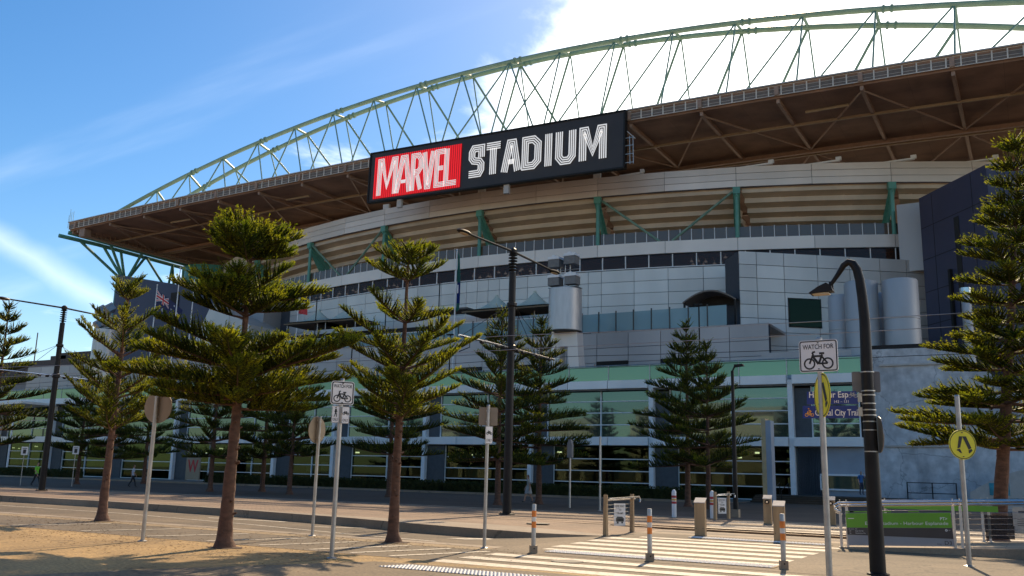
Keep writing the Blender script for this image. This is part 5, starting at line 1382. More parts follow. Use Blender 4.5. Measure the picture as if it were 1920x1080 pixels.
# ---- sign poles
SIGN_Y = -.078
def pole(label, x, y, h, r=.03, cat='sign pole', group='galvanised sign poles', lean=0):
    t = thing('sign_pole', label, cat, (x, y, 0), 0, group)
    mb = MB(); mb.tube([(0, 0, -.05), (lean, 0, h)], r, 12); build('post', mb, M['galv'], t, smooth=True)
    mb = MB(); mb.tube([(lean, 0, h), (lean, 0, h + .03)], [r * 1.12, r * .8], 12); build('cap', mb, M['galv'], t)
    mb = MB(); mb.lathe([(r * 2.3, 0), (r * 2.3, .012), (r * 1.05, .03)], 12, (0, 0, 0)); build('collar', mb, M['galv'], t)
    return t
def sign(label, x, y, z, rz, outline, thick=.012, m='sign_white', back=None, cat='sign', name='road_sign', group=None):
    t = thing(name, label, cat, (x, y, z), rz, group)
    mb = MB(); mb.prism(outline, SIGN_Y, SIGN_Y + thick, 'y'); build('plate', mb, M[m], t)
    if back:
        mb = MB(); mb.prism([(a * .995, b * .995) for a, b in outline], SIGN_Y + thick + .001, SIGN_Y + thick + .004, 'y'); build('back', mb, M[back], t)
    mb = MB()
    for q in (-.6, .6):
        zz = max(b for a, b in outline) * q; mb.box(-.045, .045, SIGN_Y + thick + .005, .03, zz - .015, zz + .015)
    build('clamp', mb, M['galv'], t)
    return t
def border(t, outline_o, outline_i, m='sign_black', y=SIGN_Y - .003):
    mb = MB(); n = len(outline_o)
    mb.add([(a, y, b) for a, b in outline_o] + [(a, y, b) for a, b in outline_i], [(i, (i + 1) % n, n + (i + 1) % n, n + i) for i in range(n)]); build('border', mb, M[m], t)
def watch_sign(label, x, y, z, rz, w, h):
    t = sign(label, x, y, z, rz, rrect(-w / 2, w / 2, -h / 2, h / 2, .05), group='watch-for-cycles signs')
    border(t, rrect(-w / 2 + .012, w / 2 - .012, -h / 2 + .012, h / 2 - .012, .045), rrect(-w / 2 + .032, w / 2 - .032, -h / 2 + .032, h / 2 - .032, .03))
    mb = MB(); put_text(mb, 'WATCH FOR', 0, h * .22, h * .15, w * .8, y=SIGN_Y - .004, bold=.012, align='c'); build('lettering', mb, M['sign_black'], t)
    mb = MB(); bicycle(mb, 0, -h * .24, w * .78, SIGN_Y - .004, .085); build('cycle_symbol', mb, M['sign_black'], t)
    mb = MB()
    for zz in (h * .41, -h * .41): mb.lathe([(.016, -.008), (.016, .008)], 8, (0, SIGN_Y - .006, zz))
    build('bolt', mb, M['darkgrey'], t)
    return t
def disc(r, n=32, sx=1): return [(sx * r * math.cos(2 * math.pi * i / n), r * math.sin(2 * math.pi * i / n)) for i in range(n)]
pole('galvanised pole carrying the leftmost round sign, on orange paving', -17.43, 14.03, 3.33, .045)
sign('large brownish round sign seen from behind, leftmost, above orange paving', -17.43, 14.03, 2.97, face(-17.43, 14.03) + R(180 - 38), disc(.37), m='sign_back', back='sign_back', group='round signs seen from behind')
pole('galvanised pole carrying the round sign left of the cycle sign', -16.17, 18.14, 2.98, .042)
sign('smaller brownish round sign seen from behind, narrower to the view', -16.17, 18.14, 2.66, face(-16.17, 18.14) + R(180 + 52), disc(.345), m='sign_back', back='sign_back', group='round signs seen from behind')
pole('galvanised pole carrying the smaller watch-for-cycles sign', -11.87, 13.9, 3.40, .045)
watch_sign('white watch-for-cycles sign, smaller one, in front of pine foliage', -11.87, 13.9, 3.14, face(-11.87, 13.9, 14), .46, .46)
def only_sign(label, x, y, z, rz, w, h, kind):
    t = sign(label, x, y, z, rz, rrect(-w / 2, w / 2, -h / 2, h / 2, .01), m='sign_white', group='path-user signs')
    border(t, rrect(-w / 2 + .004, w / 2 - .004, -h / 2 + .004, h / 2 - .004, .008), rrect(-w / 2 + .009, w / 2 - .009, -h / 2 + .009, h / 2 - .009, .006))
    mb = MB(); put_text(mb, 'ONLY', 0, -h * .38, h * .17, w * .72, y=SIGN_Y - .004, align='c'); build('lettering', mb, M['sign_black'], t)
    mb = MB(); yy = SIGN_Y - .004
    if kind == 'cycle': bicycle(mb, 0, h * .08, w * .82, yy, .13)
    else:
        s = h * .4
        def q(a, b, t):
            a, b = Vector(a) * s, Vector(b) * s; d = (b - a).normalized(); p = Vector((-d.y, d.x)) * t * s / 2
            mb.add([(v.x, yy, v.y + h * .1) for v in (a - p, b - p, b + p, a + p)], [(0, 1, 2, 3)])
        q((0, .55), (0, .05), .26); q((0, .08), (.14, -.3), .13); q((.14, -.3), (.12, -.62), .11); q((0, .08), (-.1, -.3), .13); q((-.1, -.3), (-.24, -.6), .11); q((0, .5), (.2, .12), .09); q((0, .5), (-.17, .1), .09)
        mb.add([(.1 * s * math.cos(R(a)), yy, h * .1 + s * .74 + .12 * s * math.sin(R(a))) for a in range(0, 360, 45)], [tuple(range(8))])
    build('symbol', mb, M['sign_black'], t)
only_sign('small white walkers-only sign under the smaller cycle sign', -11.955, 13.83, 2.72, face(-11.87, 13.9, 14), .155, .33, 'walk')
only_sign('small white cycles-only sign beside the walkers-only sign', -11.80, 13.945, 2.71, face(-11.87, 13.9, 14), .155, .33, 'cycle')
pole('galvanised pole carrying the square sign back and narrow cycles-only sign', -11.06, 18.15, 3.2, .04)
sign('square pale sign plate seen from behind above a narrow cycles-only sign', -11.06, 18.15, 2.96, face(-11.06, 18.15) + R(180 - 4), rrect(-.22, .22, -.21, .21, .03), m='sign_back', back='sign_back')
only_sign('narrow white cycles-only sign under the square sign back', -11.06, 18.15, 2.53, face(-11.06, 18.15, 30), .19, .40, 'cycle')
pole('galvanised pole carrying the larger watch-for-cycles sign', -3.35, 17.1, 4.22, .055)
watch_sign('white watch-for-cycles sign, larger one, at top of its pole', -3.35, 17.1, 3.90, face(-3.35, 17.1, -17), .70, .585)
def ped_sign(label, x, y, z, rz, r):
    t = sign(label, x, y, z, rz, disc(r), m='sign_yellow', group='yellow pedestrian crossing signs')
    border(t, disc(r * .96), disc(r * .91))
    mb = MB(); yy = SIGN_Y - .004
    def poly(pts): mb.add([(a * r, yy, b * r) for a, b in pts], [tuple(range(len(pts)))])
    poly([(-.42, -.28), (-.2, -.2), (.02, .55), (-.24, .55)]); poly([(-.46, -.34), (-.24, -.26), (-.1, -.55), (-.2, -.58), (-.36, -.42), (-.48, -.40)])
    poly([(.0, .55), (.28, .55), (.62, -.22), (.4, -.34)]); poly([(.38, -.38), (.62, -.27), (.68, -.40), (.46, -.58), (.40, -.56)])
    build('legs_symbol', mb, M['sign_black'], t)
    mb = MB(); mb.lathe([(.014, -.01), (.014, .01)], 8, (0, SIGN_Y - .006, r * .8)); mb.lathe([(.014, -.01), (.014, .01)], 8, (0, SIGN_Y - .006, -r * .8)); build('bolt', mb, M['darkgrey'], t)
ped_sign('yellow walking-legs sign turned almost edge-on under the larger cycle sign', -3.27, 17.12, 3.19, face(-3.35, 17.1, -70), .405)
pole('galvanised pole carrying the round yellow sign by the tram stop', -1.45, 21.81, 3.53, .05, lean=-.0)
ped_sign('round yellow walking-legs sign facing the crossing by the tram stop', -1.45, 21.81, 2.5, face(-1.45, 21.81, 34), .315)
# far small signs
for x, y, h, lab in ((-65.3, 41.3, 2.75, 'small white parking-style sign on thin pole, leftmost in the shade'), (-62.6, 43.6, 2.9, 'small white sign on thin pole right of the left tram pole')):
    pole('thin pole holding the leftmost small white sign in the shade' if x < -64 else 'thin pole holding the small white sign right of the left tram pole', x, y, h, .03)
    t = sign(lab, x, y, h - .25, face(x, y), rrect(-.22, .22, -.3, .3, .02)); mb = MB(); mb.box(-.1, .1, SIGN_Y - .004, SIGN_Y - .002, -.2, .1); mb.box(-.15, .15, SIGN_Y - .004, SIGN_Y - .002, .15, .2); build('symbol', mb, M['sign_black'], t)
pk = thing('parking_meter', 'grey pole-mounted meter head in front of green glass panes', 'meter', (-21.73, 44.2, 0))
mb = MB(); mb.tube([(0, 0, 0), (0, 0, 2.6)], .05, 8); build('post', mb, M['galv'], pk)
mb = MB(); mb.box(-.14, .14, -.1, .1, 2.6, 3.2); mb.prism([(-.16, 3.2), (.16, 3.2), (.05, 3.55), (-.05, 3.55)], -.1, .1, 'y'); build('head', mb, M['soffit'], pk)
pole('thin grey pole alone in front of the bright green glass', -18.9, 41.8, 3.6, .05)
sl = thing('slim_street_lamp', 'slim dark lamp post with a small flat head beside paired pines', 'street lamp', (-12.06, 41.44, 0))
mb = MB(); mb.tube([(0, 0, 0), (0, 0, 6.6)], [.12, .07], 12); build('post', mb, M['black'], sl, smooth=True)
mb = MB(); mb.tube([(0, 0, 6.55), (.1, 0, 6.78), (.2, 0, 6.82)], .04, 6); mb.prism([(.1, 6.76), (.55, 6.8), (.5, 6.9), (.12, 6.88)], -.12, .12, 'y'); build('lamp_head', mb, M['black'], sl)
mb = MB(); mb.box(-.16, .16, -.16, .16, 0, .35); build('base_box', mb, M['sign_back'], sl)
# lamp posts on the terraces
for (u, v, z0, h, lab) in ((-53.2, 79.2, 10.35, 5.6, 'slim terrace lamp just left of the drum tower'), (-66.5, 79.2, 10.35, 6.0, 'slim terrace lamp behind the slender spaced-tier pine'), (-26.0, 79.2, 10.35, 6.9, 'slim terrace lamp left of the panelled wing'), (-81, 88.8, 16.75, 7, 'bare terrace mast between the two left tents'), (-69.5, 88.8, 16.75, 7.6, 'bare terrace mast right of the left tents'), (-61.5, 88.8, 16.75, 7.4, 'bare terrace mast above the awning')):
    t = thing('terrace_lamp', lab, 'lamp post', (u, v, z0), 0, 'slim lamps and masts on the terraces')
    mb = MB(); mb.tube([(0, 0, 0), (0, 0, h)], .07, 8); build('post', mb, M['black'], t)
    mb = MB(); mb.box(-.4, .3, -.2, .2, h, h + .12) if z0 < 12 else mb.box(-.3, .3, -.05, .05, h - .03, h + .03); build('head', mb, M['black'], t)

# ---- banded bollards
def banded(x, y, label):
    t = thing('steel_bollard', label, 'bollard', (x, y, 0), face(x, y, 12), 'orange-banded steel bollards at the crossing')
    mb = MB(); mb.tube([(0, 0, .12), (0, 0, 1.01), (0, 0, 1.03)], [.048, .048, .04], 18); build('post', mb, M['galv'], t, smooth=True)
    for z0, z1 in ((.76, .89), (.53, .66)):
        mb = MB(); mb.tube([(0, 0, z0), (0, 0, z1)], .0505, 18); build('orange_band', mb, M['orange'], t, smooth=True)
    mb = MB(); mb.tube([(0, 0, .665), (0, 0, .755)], .0502, 18); build('white_band', mb, M['refl'], t, smooth=True)
    mb = MB(); mb.box(-.075, .075, -.075, .075, 0, .16); build('socket', mb, M['sign_back'], t)
    mb = MB(); mb.lathe([(.012, -.012), (.012, .012)], 8, (0, -.078, .1)); build('lock', mb, M['black'], t)
banded(-9.64, 17.86, 'orange-banded steel bollard at the left side of the crossing')
banded(-7.01, 17.95, 'orange-banded steel bollard in the middle of the crossing')
banded(-4.42, 18.29, 'orange-banded steel bollard next to the larger sign pole')
for x, y, lab in ((-13.94, 38.6, 'white bollard with red bands standing alone on the far kerb'), (-12.3, 38.8, 'white bollard with red bands touching the far gate frame')):
    t = thing('white_bollard', lab, 'bollard', (x, y, 0), 0, 'white bollards with red bands')
    mb = MB(); mb.lathe([(.1, 0), (.1, 1.04), (.085, 1.11), (.05, 1.16), (.005, 1.175)], 18, (0, 0, 0)); build('post', mb, M['white'], t, smooth=True)
    for z0, z1, m in ((.82, .92, 'red'), (.70, .79, 'yellowband'), (.57, .67, 'red')):
        mb = MB(); mb.tube([(0, 0, z0), (0, 0, z1)], .103, 18); build('band', mb, M[m], t, smooth=True)
# ---- timber-coloured push button posts
def button_post(x, y, label, rz, btn):
    t = thing('crossing_post', label, 'post', (x, y, 0), R(rz), 'square sloping-topped crossing posts')
    mb = MB(); mb.prism([(-.15, 0), (.15, 0), (.15, 1.06), (-.15, .94)], -.15, .15, 'x'); build('body', mb, M['timber'], t)
    mb = MB(); mb.add([(-.165, -.165, .946), (.165, -.165, .946), (.165, .165, 1.078), (-.165, .165, 1.078), (-.165, -.165, .97), (.165, -.165, .97), (.165, .165, 1.102), (-.165, .165, 1.102)], [(0, 3, 2, 1), (4, 5, 6, 7), (0, 1, 5, 4), (1, 2, 6, 5), (2, 3, 7, 6), (3, 0, 4, 7)]); build('cap', mb, M['beige'], t)
    mb = MB(); mb.box(-.165, .165, -.165, .165, 0, .02); build('foot', mb, M['darkgrey'], t)
    mb = MB()
    for q in (-.1, .1): mb.tube([(q, -.152, .22), (q, -.16, .22)], .012, 8)
    build('screw', mb, M['darkgrey'], t)
    if btn:
        mb = MB(); mb.tube([(0, -.15, .84), (0, -.18, .84)], .085, 16); build('button', mb, M['black'], t)
        mb = MB(); mb.tube([(0, -.18, .84), (0, -.195, .84)], .04, 12); build('button_face', mb, M['steel'], t)
button_post(-8.88, 26.84, 'square tan post with sloping top, alone on the tram crossing', 8, False)
button_post(-6.47, 26.45, 'square tan post with sloping top directly behind a banded bollard', 8, False)
button_post(-9.31, 36.3, 'square tan post with round black button near the pillar', 8, True)
button_post(-7.25, 37.9, 'square tan post with round black button beside the larger sign pole', 8, True)
# ---- gate frames by the tracks
def gate(p, q, label, slabel):
    p, q = Vector((*p, 0)), Vector((*q, 0)); d = q - p; L = d.length; rz = math.atan2(d.y, d.x)
    t = thing('gate_frame', label, 'barrier', p, rz, 'timber-ended barriers beside the tracks')
    for x in (0, L):
        mb = MB(); mb.prism([(x - .09, 0), (x + .09, 0), (x + .05, 1.14), (x - .03, 1.14)], -.05, .05, 'y'); build('post', mb, M['timber'], t)
        mb = MB(); mb.box(x - .12, x + .12, -.09, .09, 0, .015); build('foot', mb, M['darkgrey'], t)
    mb = MB(); mb.tube([(.0, -.12, 1.03), (L + .35, -.12, 1.06), (L + .45, -.12, 1.0), (L + .4, -.12, .9)], .024, 8); mb.tube([(0, .0, .98), (L + .3, 0, 1.0)], .02, 8); build('rail', mb, M['steel'], t, smooth=True)
    for k in range(6):
        mb = MB(); mb.tube([(.03, 0, .3 + k * .11), (L, 0, .3 + k * .11)], .006, 5); build('cable', mb, M['steel'], t)
    s = thing('look_for_trams_sign', slabel, 'sign', p + d * .5, face(p.x + d.x * .5, p.y + d.y * .5, 35), 'small white tram warning signs')
    mb = MB(); mb.box(-.2, .2, -.03, -.015, .24, .88); build('plate', mb, M['sign_white'], s)
    mb = MB(); put_text(mb, 'GIVE WAY', 0, .77, .065, .33, y=-.034, align='c', bold=.01); put_text(mb, 'TO', 0, .67, .06, .1, y=-.034, align='c', bold=.01); put_text(mb, 'TRAMS', 0, .57, .06, .24, y=-.034, align='c', bold=.01)
    mb.box(-.14, .14, -.0345, -.033, .36, .46); mb.prism([(-.12, .465), (.12, .465), (.08, .5), (-.1, .5)], -.0345, -.033, 'y'); mb.box(-.11, -.05, -.0345, -.033, .31, .355); mb.box(.05, .11, -.0345, -.033, .31, .355)
    build('print', mb, M['sign_black'], s)
gate((-10.88, 24.45), (-11.03, 26.78), 'timber-ended steel barrier beside the near kerb of the tracks', 'small white tram warning sign on the near barrier')
gate((-11.9, 37.9), (-11.75, 39.3), 'timber-ended steel barrier on the far side of the tracks', 'small white tram warning sign on the far barrier')

# ---- tram stop: ramped platform, railings, sign
RG = .06
def pz(u): return .008 + max(0, (u + 4.6)) * .045 if u < 3 else .35
mb = MB()
for v in (25.05, 28.9): mb.v += [(-4.6, v, -.05), (3, v, -.05), (40, v, -.05), (40, v, pz(40)), (3, v, pz(3)), (-4.6, v, pz(-4.6))]
mb.f += [(0, 1, 4, 5), (1, 2, 3, 4), (11, 10, 7, 6), (10, 9, 8, 7), (5, 4, 10, 11), (4, 3, 9, 10), (0, 5, 11, 6)]; mb.m += [0] * 7
struct('tram_platform', mb, M['slab'])
mb = MB(); mb.v += [(-4.6, 24.95, -.05), (3, 24.95, -.05), (40, 24.95, -.05), (40, 24.95, pz(40) + .03), (3, 24.95, pz(3) + .03), (-4.6, 24.95, pz(-4.6) + .03)] + [(-4.6, 25.05, -.05), (3, 25.05, -.05), (40, 25.05, -.05), (40, 25.05, pz(40) + .03), (3, 25.05, pz(3) + .03), (-4.6, 25.05, pz(-4.6) + .03)]
mb.f += [(0, 1, 4, 5), (1, 2, 3, 4), (11, 10, 7, 6), (10, 9, 8, 7), (5, 4, 10, 11), (4, 3, 9, 10), (0, 5, 11, 6)]; mb.m += [0] * 7
struct('platform_kerb', mb, M['concrete'])
def stop_rail(v, u0, u1, label, posts):
    t = thing('stop_railing', label, 'railing', (u0, v, 0), 0, 'stainless railings of the tram stop')
    for dz, dy in ((1.12, -.05), (1.05, .12)):
        mb = MB(); pts = [(u0 + .02, v + dy, pz(u0) + dz - .22), (u0 - .12, v + dy, pz(u0) + dz - .17), (u0 - .14, v + dy, pz(u0) + dz - .06), (u0 - .03, v + dy, pz(u0) + dz)]
        pts += [(u, v + dy, pz(u) + dz) for u in np.arange(u0 + .3, u1, 1.0)]
        mb.tube(pts, .03, 10); build('rail', mb, M['steel'], t, smooth=True, world=True)
    for u in posts:
        for d in (0, .16):
            mb = MB(); z = pz(u); mb.box(u + d - .022, u + d + .022, v - .04, v - .03, z, z + 1.02); mb.box(u + d - .03, u + d - .022, v - .04, v + .03, z, z + 1.02); mb.box(u + d + .022, u + d + .03, v - .04, v + .03, z, z + 1.02)
            for k in range(9): mb.box(u + d - .03, u + d + .03, v - .03, v + .02, z + .1 + k * .11, z + .13 + k * .11)
            mb.tube([(u + d, v, z + 1.0), (u + d, v - .02, z + 1.2)], .01, 6)
            mb.box(u + d - .06, u + d + .06, v - .09, v + .09, z, z + .02)
            build('post', mb, M['fascia'], t, world=True)
    for k in range(6):
        mb = MB(); pts = [(u, v, pz(u) + .2 + k * .13) for u in np.arange(u0 + .1, u1, 1.5)]; mb.tube(pts, .006, 4); build('cable', mb, M['steel'], t, world=True)
stop_rail(25.22, -4.6, 8, 'double stainless railing at the front of the tram stop', (-4.6, -1.95, .8, 3.5))
stop_rail(28.7, -4.2, 8, 'double stainless railing at the back of the tram stop', (-4.15, -1.5, 1.2, 4))
sp_ = thing('tram_stop_sign', 'green and grey tram stop name panel on the front railing', 'sign', (-4.42, 25.12, .06), 0)
sp_.rotation_euler = (0, -math.atan(.045), 0)
W2 = 2.46
mb = MB(); mb.box(0, W2, 0, .02, .02, .82); build('panel', mb, M['ptgrey'], sp_)
mb = MB(); mb.box(.002, W2 - .002, -.006, -.002, .46, .815); g_ = build('green_field', mb, M['ptgreen'], sp_)
mb = MB(); mb.prism([(.002, .285), (W2 - .002, .20), (W2 - .002, .456), (.002, .456)], -.006, -.002, 'y'); build('dark_field', mb, M['ptdark'], sp_)
mb = MB()
put_text(mb, 'Etihad Stadium - Harbour Esplanade', .46, .53, .08, 1.92, y=-.009); put_text(mb, 'PT>', W2 - .09, .64, .075, .16, y=-.009, align='r', bold=.012)
mb.box(.05, .2, -.009, -.007, .68, .695)
put_text(mb, 'Routes  70', .05, .415, .022, .2, y=-.009); put_text(mb, 'City Circle', .2, .365, .028, .2, y=-.009); put_text(mb, 'Waterfront City', .2, .31, .028, .25, y=-.009)
put_text(mb, '35', .06, .365, .025, .04, y=-.009); put_text(mb, '86', .06, .31, .025, .04, y=-.009)
for i in range(16):
    a, b = 2 * math.pi * i / 16, 2 * math.pi * (i + 1) / 16
    mb.add([(W2 - .14 + r * math.cos(t), -.009, .40 + r * math.sin(t)) for r, t in ((.012, a), (.028, a), (.028, b), (.012, b))], [(0, 1, 2, 3)])
put_text(mb, '->', W2 - .10, .39, .03, .05, y=-.009)
build('lettering', mb, M['sign_white'], sp_)
mb = MB(); put_text(mb, 'D3', W2 - .05, .06, .095, .155, y=-.009, align='r'); put_text(mb, 'Stop', W2 - .38, .065, .03, .1, y=-.009); build('stop_number', mb, M['ptdark'], sp_)
mb = MB()
for x0, x1 in ((-.0, .2), (.1, .9), (1.5, 1.75), (.75, 1.1)): mb.box(x0, x1, .03, .035, .835, .865)
build('trim', mb, M['ptgreen'], sp_)
gp = thing('stop_back_panel', 'green strip panel on the back railing of the tram stop', 'sign', (-4.0, 28.62, .95)); mb = MB(); mb.box(0, 2.9, 0, .02, 0, .16); build('panel', mb, M['ptgreen'], gp)
ns = thing('notice_board', 'pale notice plate with red prohibition ring on back railing', 'sign', (-.72, 28.6, .45), R(0))
mb = MB(); mb.box(0, 1.5, 0, .02, 0, .66); mb.box(-.04, .0, .0, .02, .16, .66); build('plate', mb, M['galv'], ns)
mb = MB(); mb.box(.1, 1.1, -.004, -.002, .5, .56); mb.box(.25, .9, -.004, -.002, .42, .46)
for k in range(4): mb.box(.06, .36, -.004, -.002, .32 - k * .05, .335 - k * .05)
build('print', mb, M['darkgrey'], ns)
mb = MB(); n = 24
for i in range(n):
    a, b = 2 * math.pi * i / n, 2 * math.pi * (i + 1) / n
    mb.add([(.56 + r * math.cos(t), -.004, .24 + r * math.sin(t)) for r, t in ((.1, a), (.135, a), (.135, b), (.1, b))], [(0, 1, 2, 3)])
mb.box(.47, .65, -.005, -.003, .23, .25); build('prohibition_ring', mb, M['red'], ns)
ms = thing('map_panel', 'smoked glass panel in the back railing of the tram stop', 'panel', (-1.45, 28.66, .25)); mb = MB(); mb.box(0, .7, 0, .02, .0, .62); build('panel', mb, M['stop_glass'], ms)

# ================================================================== flags
def flagpole(u, v, z1, label, z0=10.35):
    t = thing('flagpole', label, 'flagpole', (u, v, z0), 0, 'white flagpoles on the podium')
    mb = MB(); mb.tube([(0, 0, 0), (0, 0, z1 - z0)], [.1, .06], 10); build('pole', mb, M['white_steel'], t, smooth=True)
    mb = MB(); mb.lathe([(.01, 0), (.1, .06), (.1, .12), (.01, .2)], 10, (0, 0, z1 - z0)); build('finial', mb, M['white_steel'], t, smooth=True)
flagpole(-101.65, 80, 25.5, 'white flagpole flying the dark blue flag')
flagpole(-97.4, 80, 27.5, 'white flagpole behind the dark blue flag, without visible cloth')
flagpole(-94.4, 80, 27.2, 'white flagpole right of the dark blue flag, bare')
flagpole(-53.3, 80, 25.4, 'white flagpole with a limp green and blue flag')
flagpole(-88.2, 93, 26.0, 'white flagpole carrying a small orange-red flag', 16.75)
def cloth_pos(s, t):
    """wind-blown flag surface, s along the fly, t up the hoist (0..1)"""
    return Vector((.06 + 4.6 * s * .92, .35 * math.sin(5 * s + 1.5 * t) * s + .9 * s, 22.0 + 2.8 * t - 2.5 * max(s, 0) ** 1.25 - .12 * math.sin(6 * s) - .35 * s * t))
fl_ = thing('national_flag', 'dark blue flag with small cross quarter and white stars, blowing right', 'flag', (-101.6, 80, 22))
ba = Vector((-101.6, 80, 0)) - Vector((-101.6, 80, 22))
def fpatch(pts, off, mb):
    """pts in flag coordinates, subdivided to follow the cloth"""
    vs = []
    for s, t in pts:
        p = cloth_pos(s, t); vs.append((p.x, p.y - off, p.z - 22))
    mb.add(vs, [tuple(range(len(vs)))])
mb = MB(); nx, ny = 18, 8
for j in range(ny + 1):
    for i in range(nx + 1): p = cloth_pos(i / nx, j / ny); mb.v.append((p.x, p.y, p.z - 22))
for j in range(ny):
    for i in range(nx): a = j * (nx + 1) + i; mb.f.append((a, a + 1, a + nx + 2, a + nx + 1)); mb.m.append(0)
build('cloth', mb, M['flag_blue'], fl_, smooth=True)
def strip(a, b, w, off, mb, n=6):
    a, b = Vector(a), Vector(b); d = (b - a); nrm = Vector((-d.y * .5, d.x * 2)).normalized() * w / 2
    for i in range(n):
        p, q = a + d * i / n, a + d * (i + 1) / n
        fpatch([(p.x - nrm.x * .5, p.y - nrm.y), (q.x - nrm.x * .5, q.y - nrm.y), (q.x + nrm.x * .5, q.y + nrm.y), (p.x + nrm.x * .5, p.y + nrm.y)], off, mb)
w = MB(); r_ = MB()
for a, b in (((0, .52), (.49, .98)), ((0, .98), (.49, .52))): strip(a, b, .10, .012, w); strip(a, b, .04, .02, r_)
strip((0, .75), (.5, .75), .17, .028, w); strip((.25, .5), (.25, 1), .17, .028, w); strip((0, .75), (.5, .75), .10, .036, r_); strip((.25, .5), (.25, 1), .10, .036, r_)
for (s, t, rr) in ((.25, .24, .11), (.75, .85, .06), (.62, .55, .06), (.75, .16, .06), (.87, .62, .06), (.8, .42, .035)):
    fpatch([(s + (rr if k % 2 == 0 else rr * .45) * .5 * math.sin(math.pi * k / 7), t + (rr if k % 2 == 0 else rr * .45) * math.cos(math.pi * k / 7)) for k in range(14)], .014, w)
build('white_marks', w, M['flag_white'], fl_); build('red_marks', r_, M['flag_red'], fl_)
lf = thing('limp_flag', 'limp green over blue flag hanging down its white pole', 'flag', (-53.2, 80, 18.6))
for (z0, z1, m) in ((3.2, 6.6, 'flag_green'), (.9, 3.2, 'sign_blue'), (0, .9, 'flag_green')):
    mb = MB(); n = 8
    for i in range(n + 1):
        x = .06 + .42 * i / n; yv = .12 * math.sin(i * 2.1)
        mb.v += [(x * (1 if z0 > 0 else .8), yv, z0 + .25 * i / n * (z0 == 0)), (x * (.55 if z1 > 6 else 1), yv * .8, z1 - .5 * i / n * (z1 > 6))]
    for i in range(n): mb.f.append((2 * i, 2 * i + 2, 2 * i + 3, 2 * i + 1)); mb.m.append(0)
    build('cloth', mb, M[m], lf, smooth=True)
mb = MB(); mb.box(.2, .34, -.15, -.14, 2.0, 2.9); build('emblem', mb, M['flag_white'], lf)
of = thing('small_flag', 'small orange-red flag fluttering near the suite windows', 'flag', (-88.1, 93, 22.9)); of.scale = (.8, .8, .8)
mb = MB()
for j in range(4):
    for i in range(7): mb.v.append((i * .32, .2 * math.sin(i * 1.3 + j * .4), j * .5 - .06 * i))
for j in range(3):
    for i in range(6): a = j * 7 + i; mb.f.append((a, a + 1, a + 8, a + 7)); mb.m.append(0)
build('cloth', mb, M['sign_orange'], of, smooth=True); of.children[0].data.materials[0] = M['flag_red']

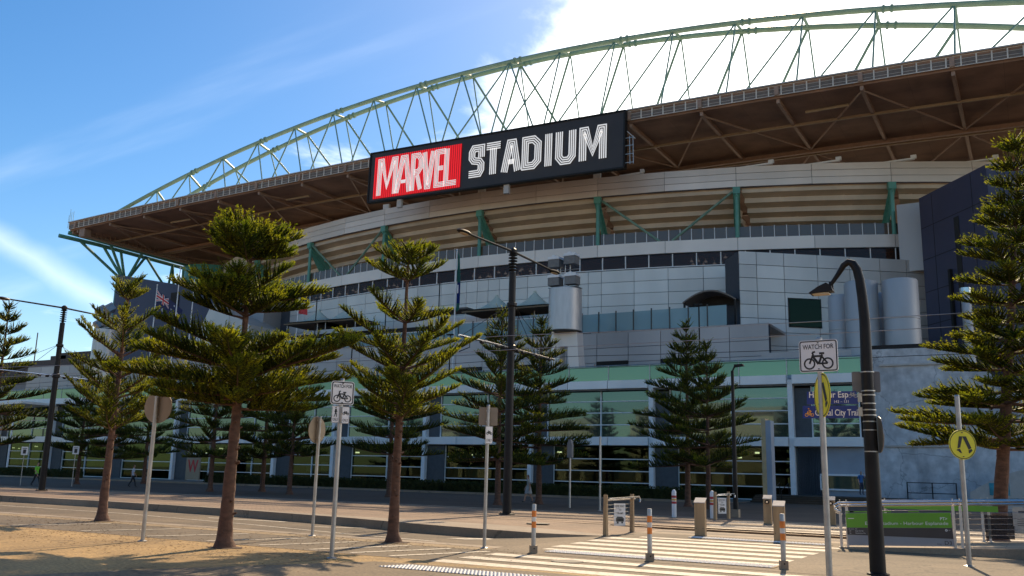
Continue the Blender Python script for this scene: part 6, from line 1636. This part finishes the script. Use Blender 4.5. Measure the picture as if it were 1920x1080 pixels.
# ================================================================== people
def person(label, loc, rz, h, shirt, trousers, pose='walk', skirt=False, arm=None, bag=False, hair='hair'):
    """one skinned figure; height h; faces -y before turning"""
    k = h / 1.75
    st_ = {'walk': (.26, -.24, .06), 'stand': (.02, -.02, 0), 'lean': (.04, -.03, 0)}[pose]
    J = {'pel': (0, 0, .95), 'wst': (0, 0, 1.08), 'chs': (0, -.01, 1.30), 'nk': (0, -.01, 1.47), 'hd0': (0, -.02, 1.56), 'hd1': (0, -.03, 1.66), 'top': (0, -.015, 1.74), 'nose': (0, -.125, 1.64)}
    E_ = [('pel', 'wst'), ('wst', 'chs'), ('chs', 'nk'), ('nk', 'hd0'), ('hd0', 'hd1'), ('hd1', 'top'), ('hd1', 'nose')]
    Rr = {'pel': .145, 'wst': .13, 'chs': .155, 'nk': .055, 'hd0': .075, 'hd1': .098, 'top': .06, 'nose': .016}
    for s, f, b in (('l', -st_[0], .0), ('r', -st_[1], .0)):
        x = .095 if s == 'l' else -.095
        kn = (x, f * .55 - .03, .50); an = (x, f + (.06 if f > 0 else 0), .085 + (st_[2] if f > 0 else 0)); to = (x, an[1] - .16, .04 + (st_[2] * .3 if f > 0 else 0))
        J.update({s + 'hip': (x, 0, .88), s + 'kn': kn, s + 'an': an, s + 'to': to}); Rr.update({s + 'hip': .095, s + 'kn': .062, s + 'an': .042, s + 'to': .038})
        E_ += [('pel', s + 'hip'), (s + 'hip', s + 'kn'), (s + 'kn', s + 'an'), (s + 'an', s + 'to')]
        sh = (x * 2.0, -.01, 1.41); sw = -f * .6
        el = (x * 2.35, sw * .35 + .03, 1.13); wr = (x * 2.3, sw - .06, .90); hn = (x * 2.25, sw - .09, .80)
        if arm == s: el, wr, hn = (x * 2.5, -.08, 1.15), (x * 1.5, -.26, 1.36), (x * 1.0, -.24, 1.52)
        if pose == 'lean': el, wr, hn = (x * 2.6, -.16, 1.14), (x * 1.6, -.36, 1.10), (x * 1.1, -.42, 1.09)
        J.update({s + 'sh': sh, s + 'el': el, s + 'wr': wr, s + 'hn': hn}); Rr.update({s + 'sh': .066, s + 'el': .045, s + 'wr': .031, s + 'hn': .036})
        E_ += [('chs', s + 'sh'), (s + 'sh', s + 'el'), (s + 'el', s + 'wr'), (s + 'wr', s + 'hn')]
        for q in range(3):                                                 # fingers and thumb
            d = Vector(hn) - Vector(wr); d.normalize(); o = Vector((.02 * (q - 1), -.01, 0))
            J[s + 'f%d' % q] = tuple(Vector(hn) + d * (.085 - .01 * abs(q - 1)) + o * 1.3); Rr[s + 'f%d' % q] = .011; E_.append((s + 'hn', s + 'f%d' % q))
    keys = list(J); me = bpy.data.meshes.new('person'); me.from_pydata([Vector(J[q]) * k for q in keys], [(keys.index(a), keys.index(b)) for a, b in E_], [])
    o = bpy.data.objects.new('person', me); COL.objects.link(o)
    md = o.modifiers.new('skin', 'SKIN'); md.use_smooth_shade = True
    for i, q in enumerate(keys): me.skin_vertices[0].data[i].radius = (Rr[q] * k * (1.15 if q in ('chs', 'pel') else 1), Rr[q] * k * (.78 if q in ('chs', 'pel', 'wst') else 1))
    me.skin_vertices[0].data[0].use_root = True
    sb_ = o.modifiers.new('sub', 'SUBSURF'); sb_.levels = 1; sb_.render_levels = 1
    dg = bpy.context.evaluated_depsgraph_get(); nm = bpy.data.meshes.new_from_object(o.evaluated_get(dg)); bpy.data.objects.remove(o)
    for m in ('skin', shirt, trousers, 'shoe', hair): nm.materials.append(M[m])
    idx = []
    for p in nm.polygons:
        c = p.center / k; arm_ = abs(c.x) > .17 and c.z < 1.42
        if c.z > 1.5: i = 4 if (c.z > 1.69 or c.y > -.01 and c.z > 1.55) else 0
        elif c.z > 1.45 and abs(c.x) < .07: i = 0
        elif (abs(c.x) > .165 and c.z < 1.17) or (c.y < -.2 and c.z > .8): i = 0
        elif c.z > (.92 if not skirt else .55): i = 1
        elif c.z > .1: i = 2
        else: i = 3
        idx.append(i)
    nm.polygons.foreach_set('material_index', idx)
    o = link('person', nm, None, loc, (0, 0, rz)); tag(o, label, 'person')
    if skirt:
        mb = MB(); mb.lathe([(.15 * k, 1.0 * k), (.2 * k, .8 * k), (.25 * k, .55 * k)], 14, (0, 0, 0)); build('skirt', mb, M[shirt], o, smooth=True)
    return o
M['shirt_white'] = mat('shirt_white', (0.55, 0.56, 0.62), 0.8); M['shirt_blue'] = mat('shirt_blue', (0.03, 0.12, 0.30), 0.8); M['hiviz'] = mat('hiviz', (0.22, 0.62, 0.04), 0.7)
M['shirt_check'] = mat('shirt_check', (0.22, 0.22, 0.42), 0.8, var=.3, scale=9); M['dark_cloth'] = mat('dark_cloth', (0.022, 0.02, 0.022), 0.8); M['grey_cloth'] = mat('grey_cloth', (0.33, 0.36, 0.36), 0.8); M['denim'] = mat('denim', (0.03, 0.035, 0.07), 0.8)
person('person in a bright green work vest walking, far left', (-62.4, 40.6, 0), R(110), 1.7, 'hiviz', 'dark_cloth')
person('person in a pale shirt and dark trousers walking away', (-59.7, 46.6, 0), R(150), 1.7, 'shirt_white', 'dark_cloth')
person('person in dark clothes beside the pale-shirted walker', (-58.4, 46.9, 0), R(170), 1.72, 'dark_cloth', 'dark_cloth', 'stand')
person('person in a pale grey dress walking past the middle pole', (-27.3, 49.8, 0), R(-60), 1.68, 'grey_cloth', 'skin', 'walk', True)
person('person in a blue shirt with a hand raised to the face', (-11.75, 73.2, .76), R(40), 1.76, 'shirt_blue', 'denim', 'stand', False, 'l')
person('person in a checked shirt leaning on the green glass balustrade', (-36.1, 78.5, 11.22 - .87), R(10), 1.78, 'shirt_check', 'denim', 'lean')
person('person in dark clothes behind the green balustrade beside checked shirt', (-35.1, 79.1, 10.35), R(-20), 1.72, 'dark_cloth', 'dark_cloth', 'stand', False, 'r')
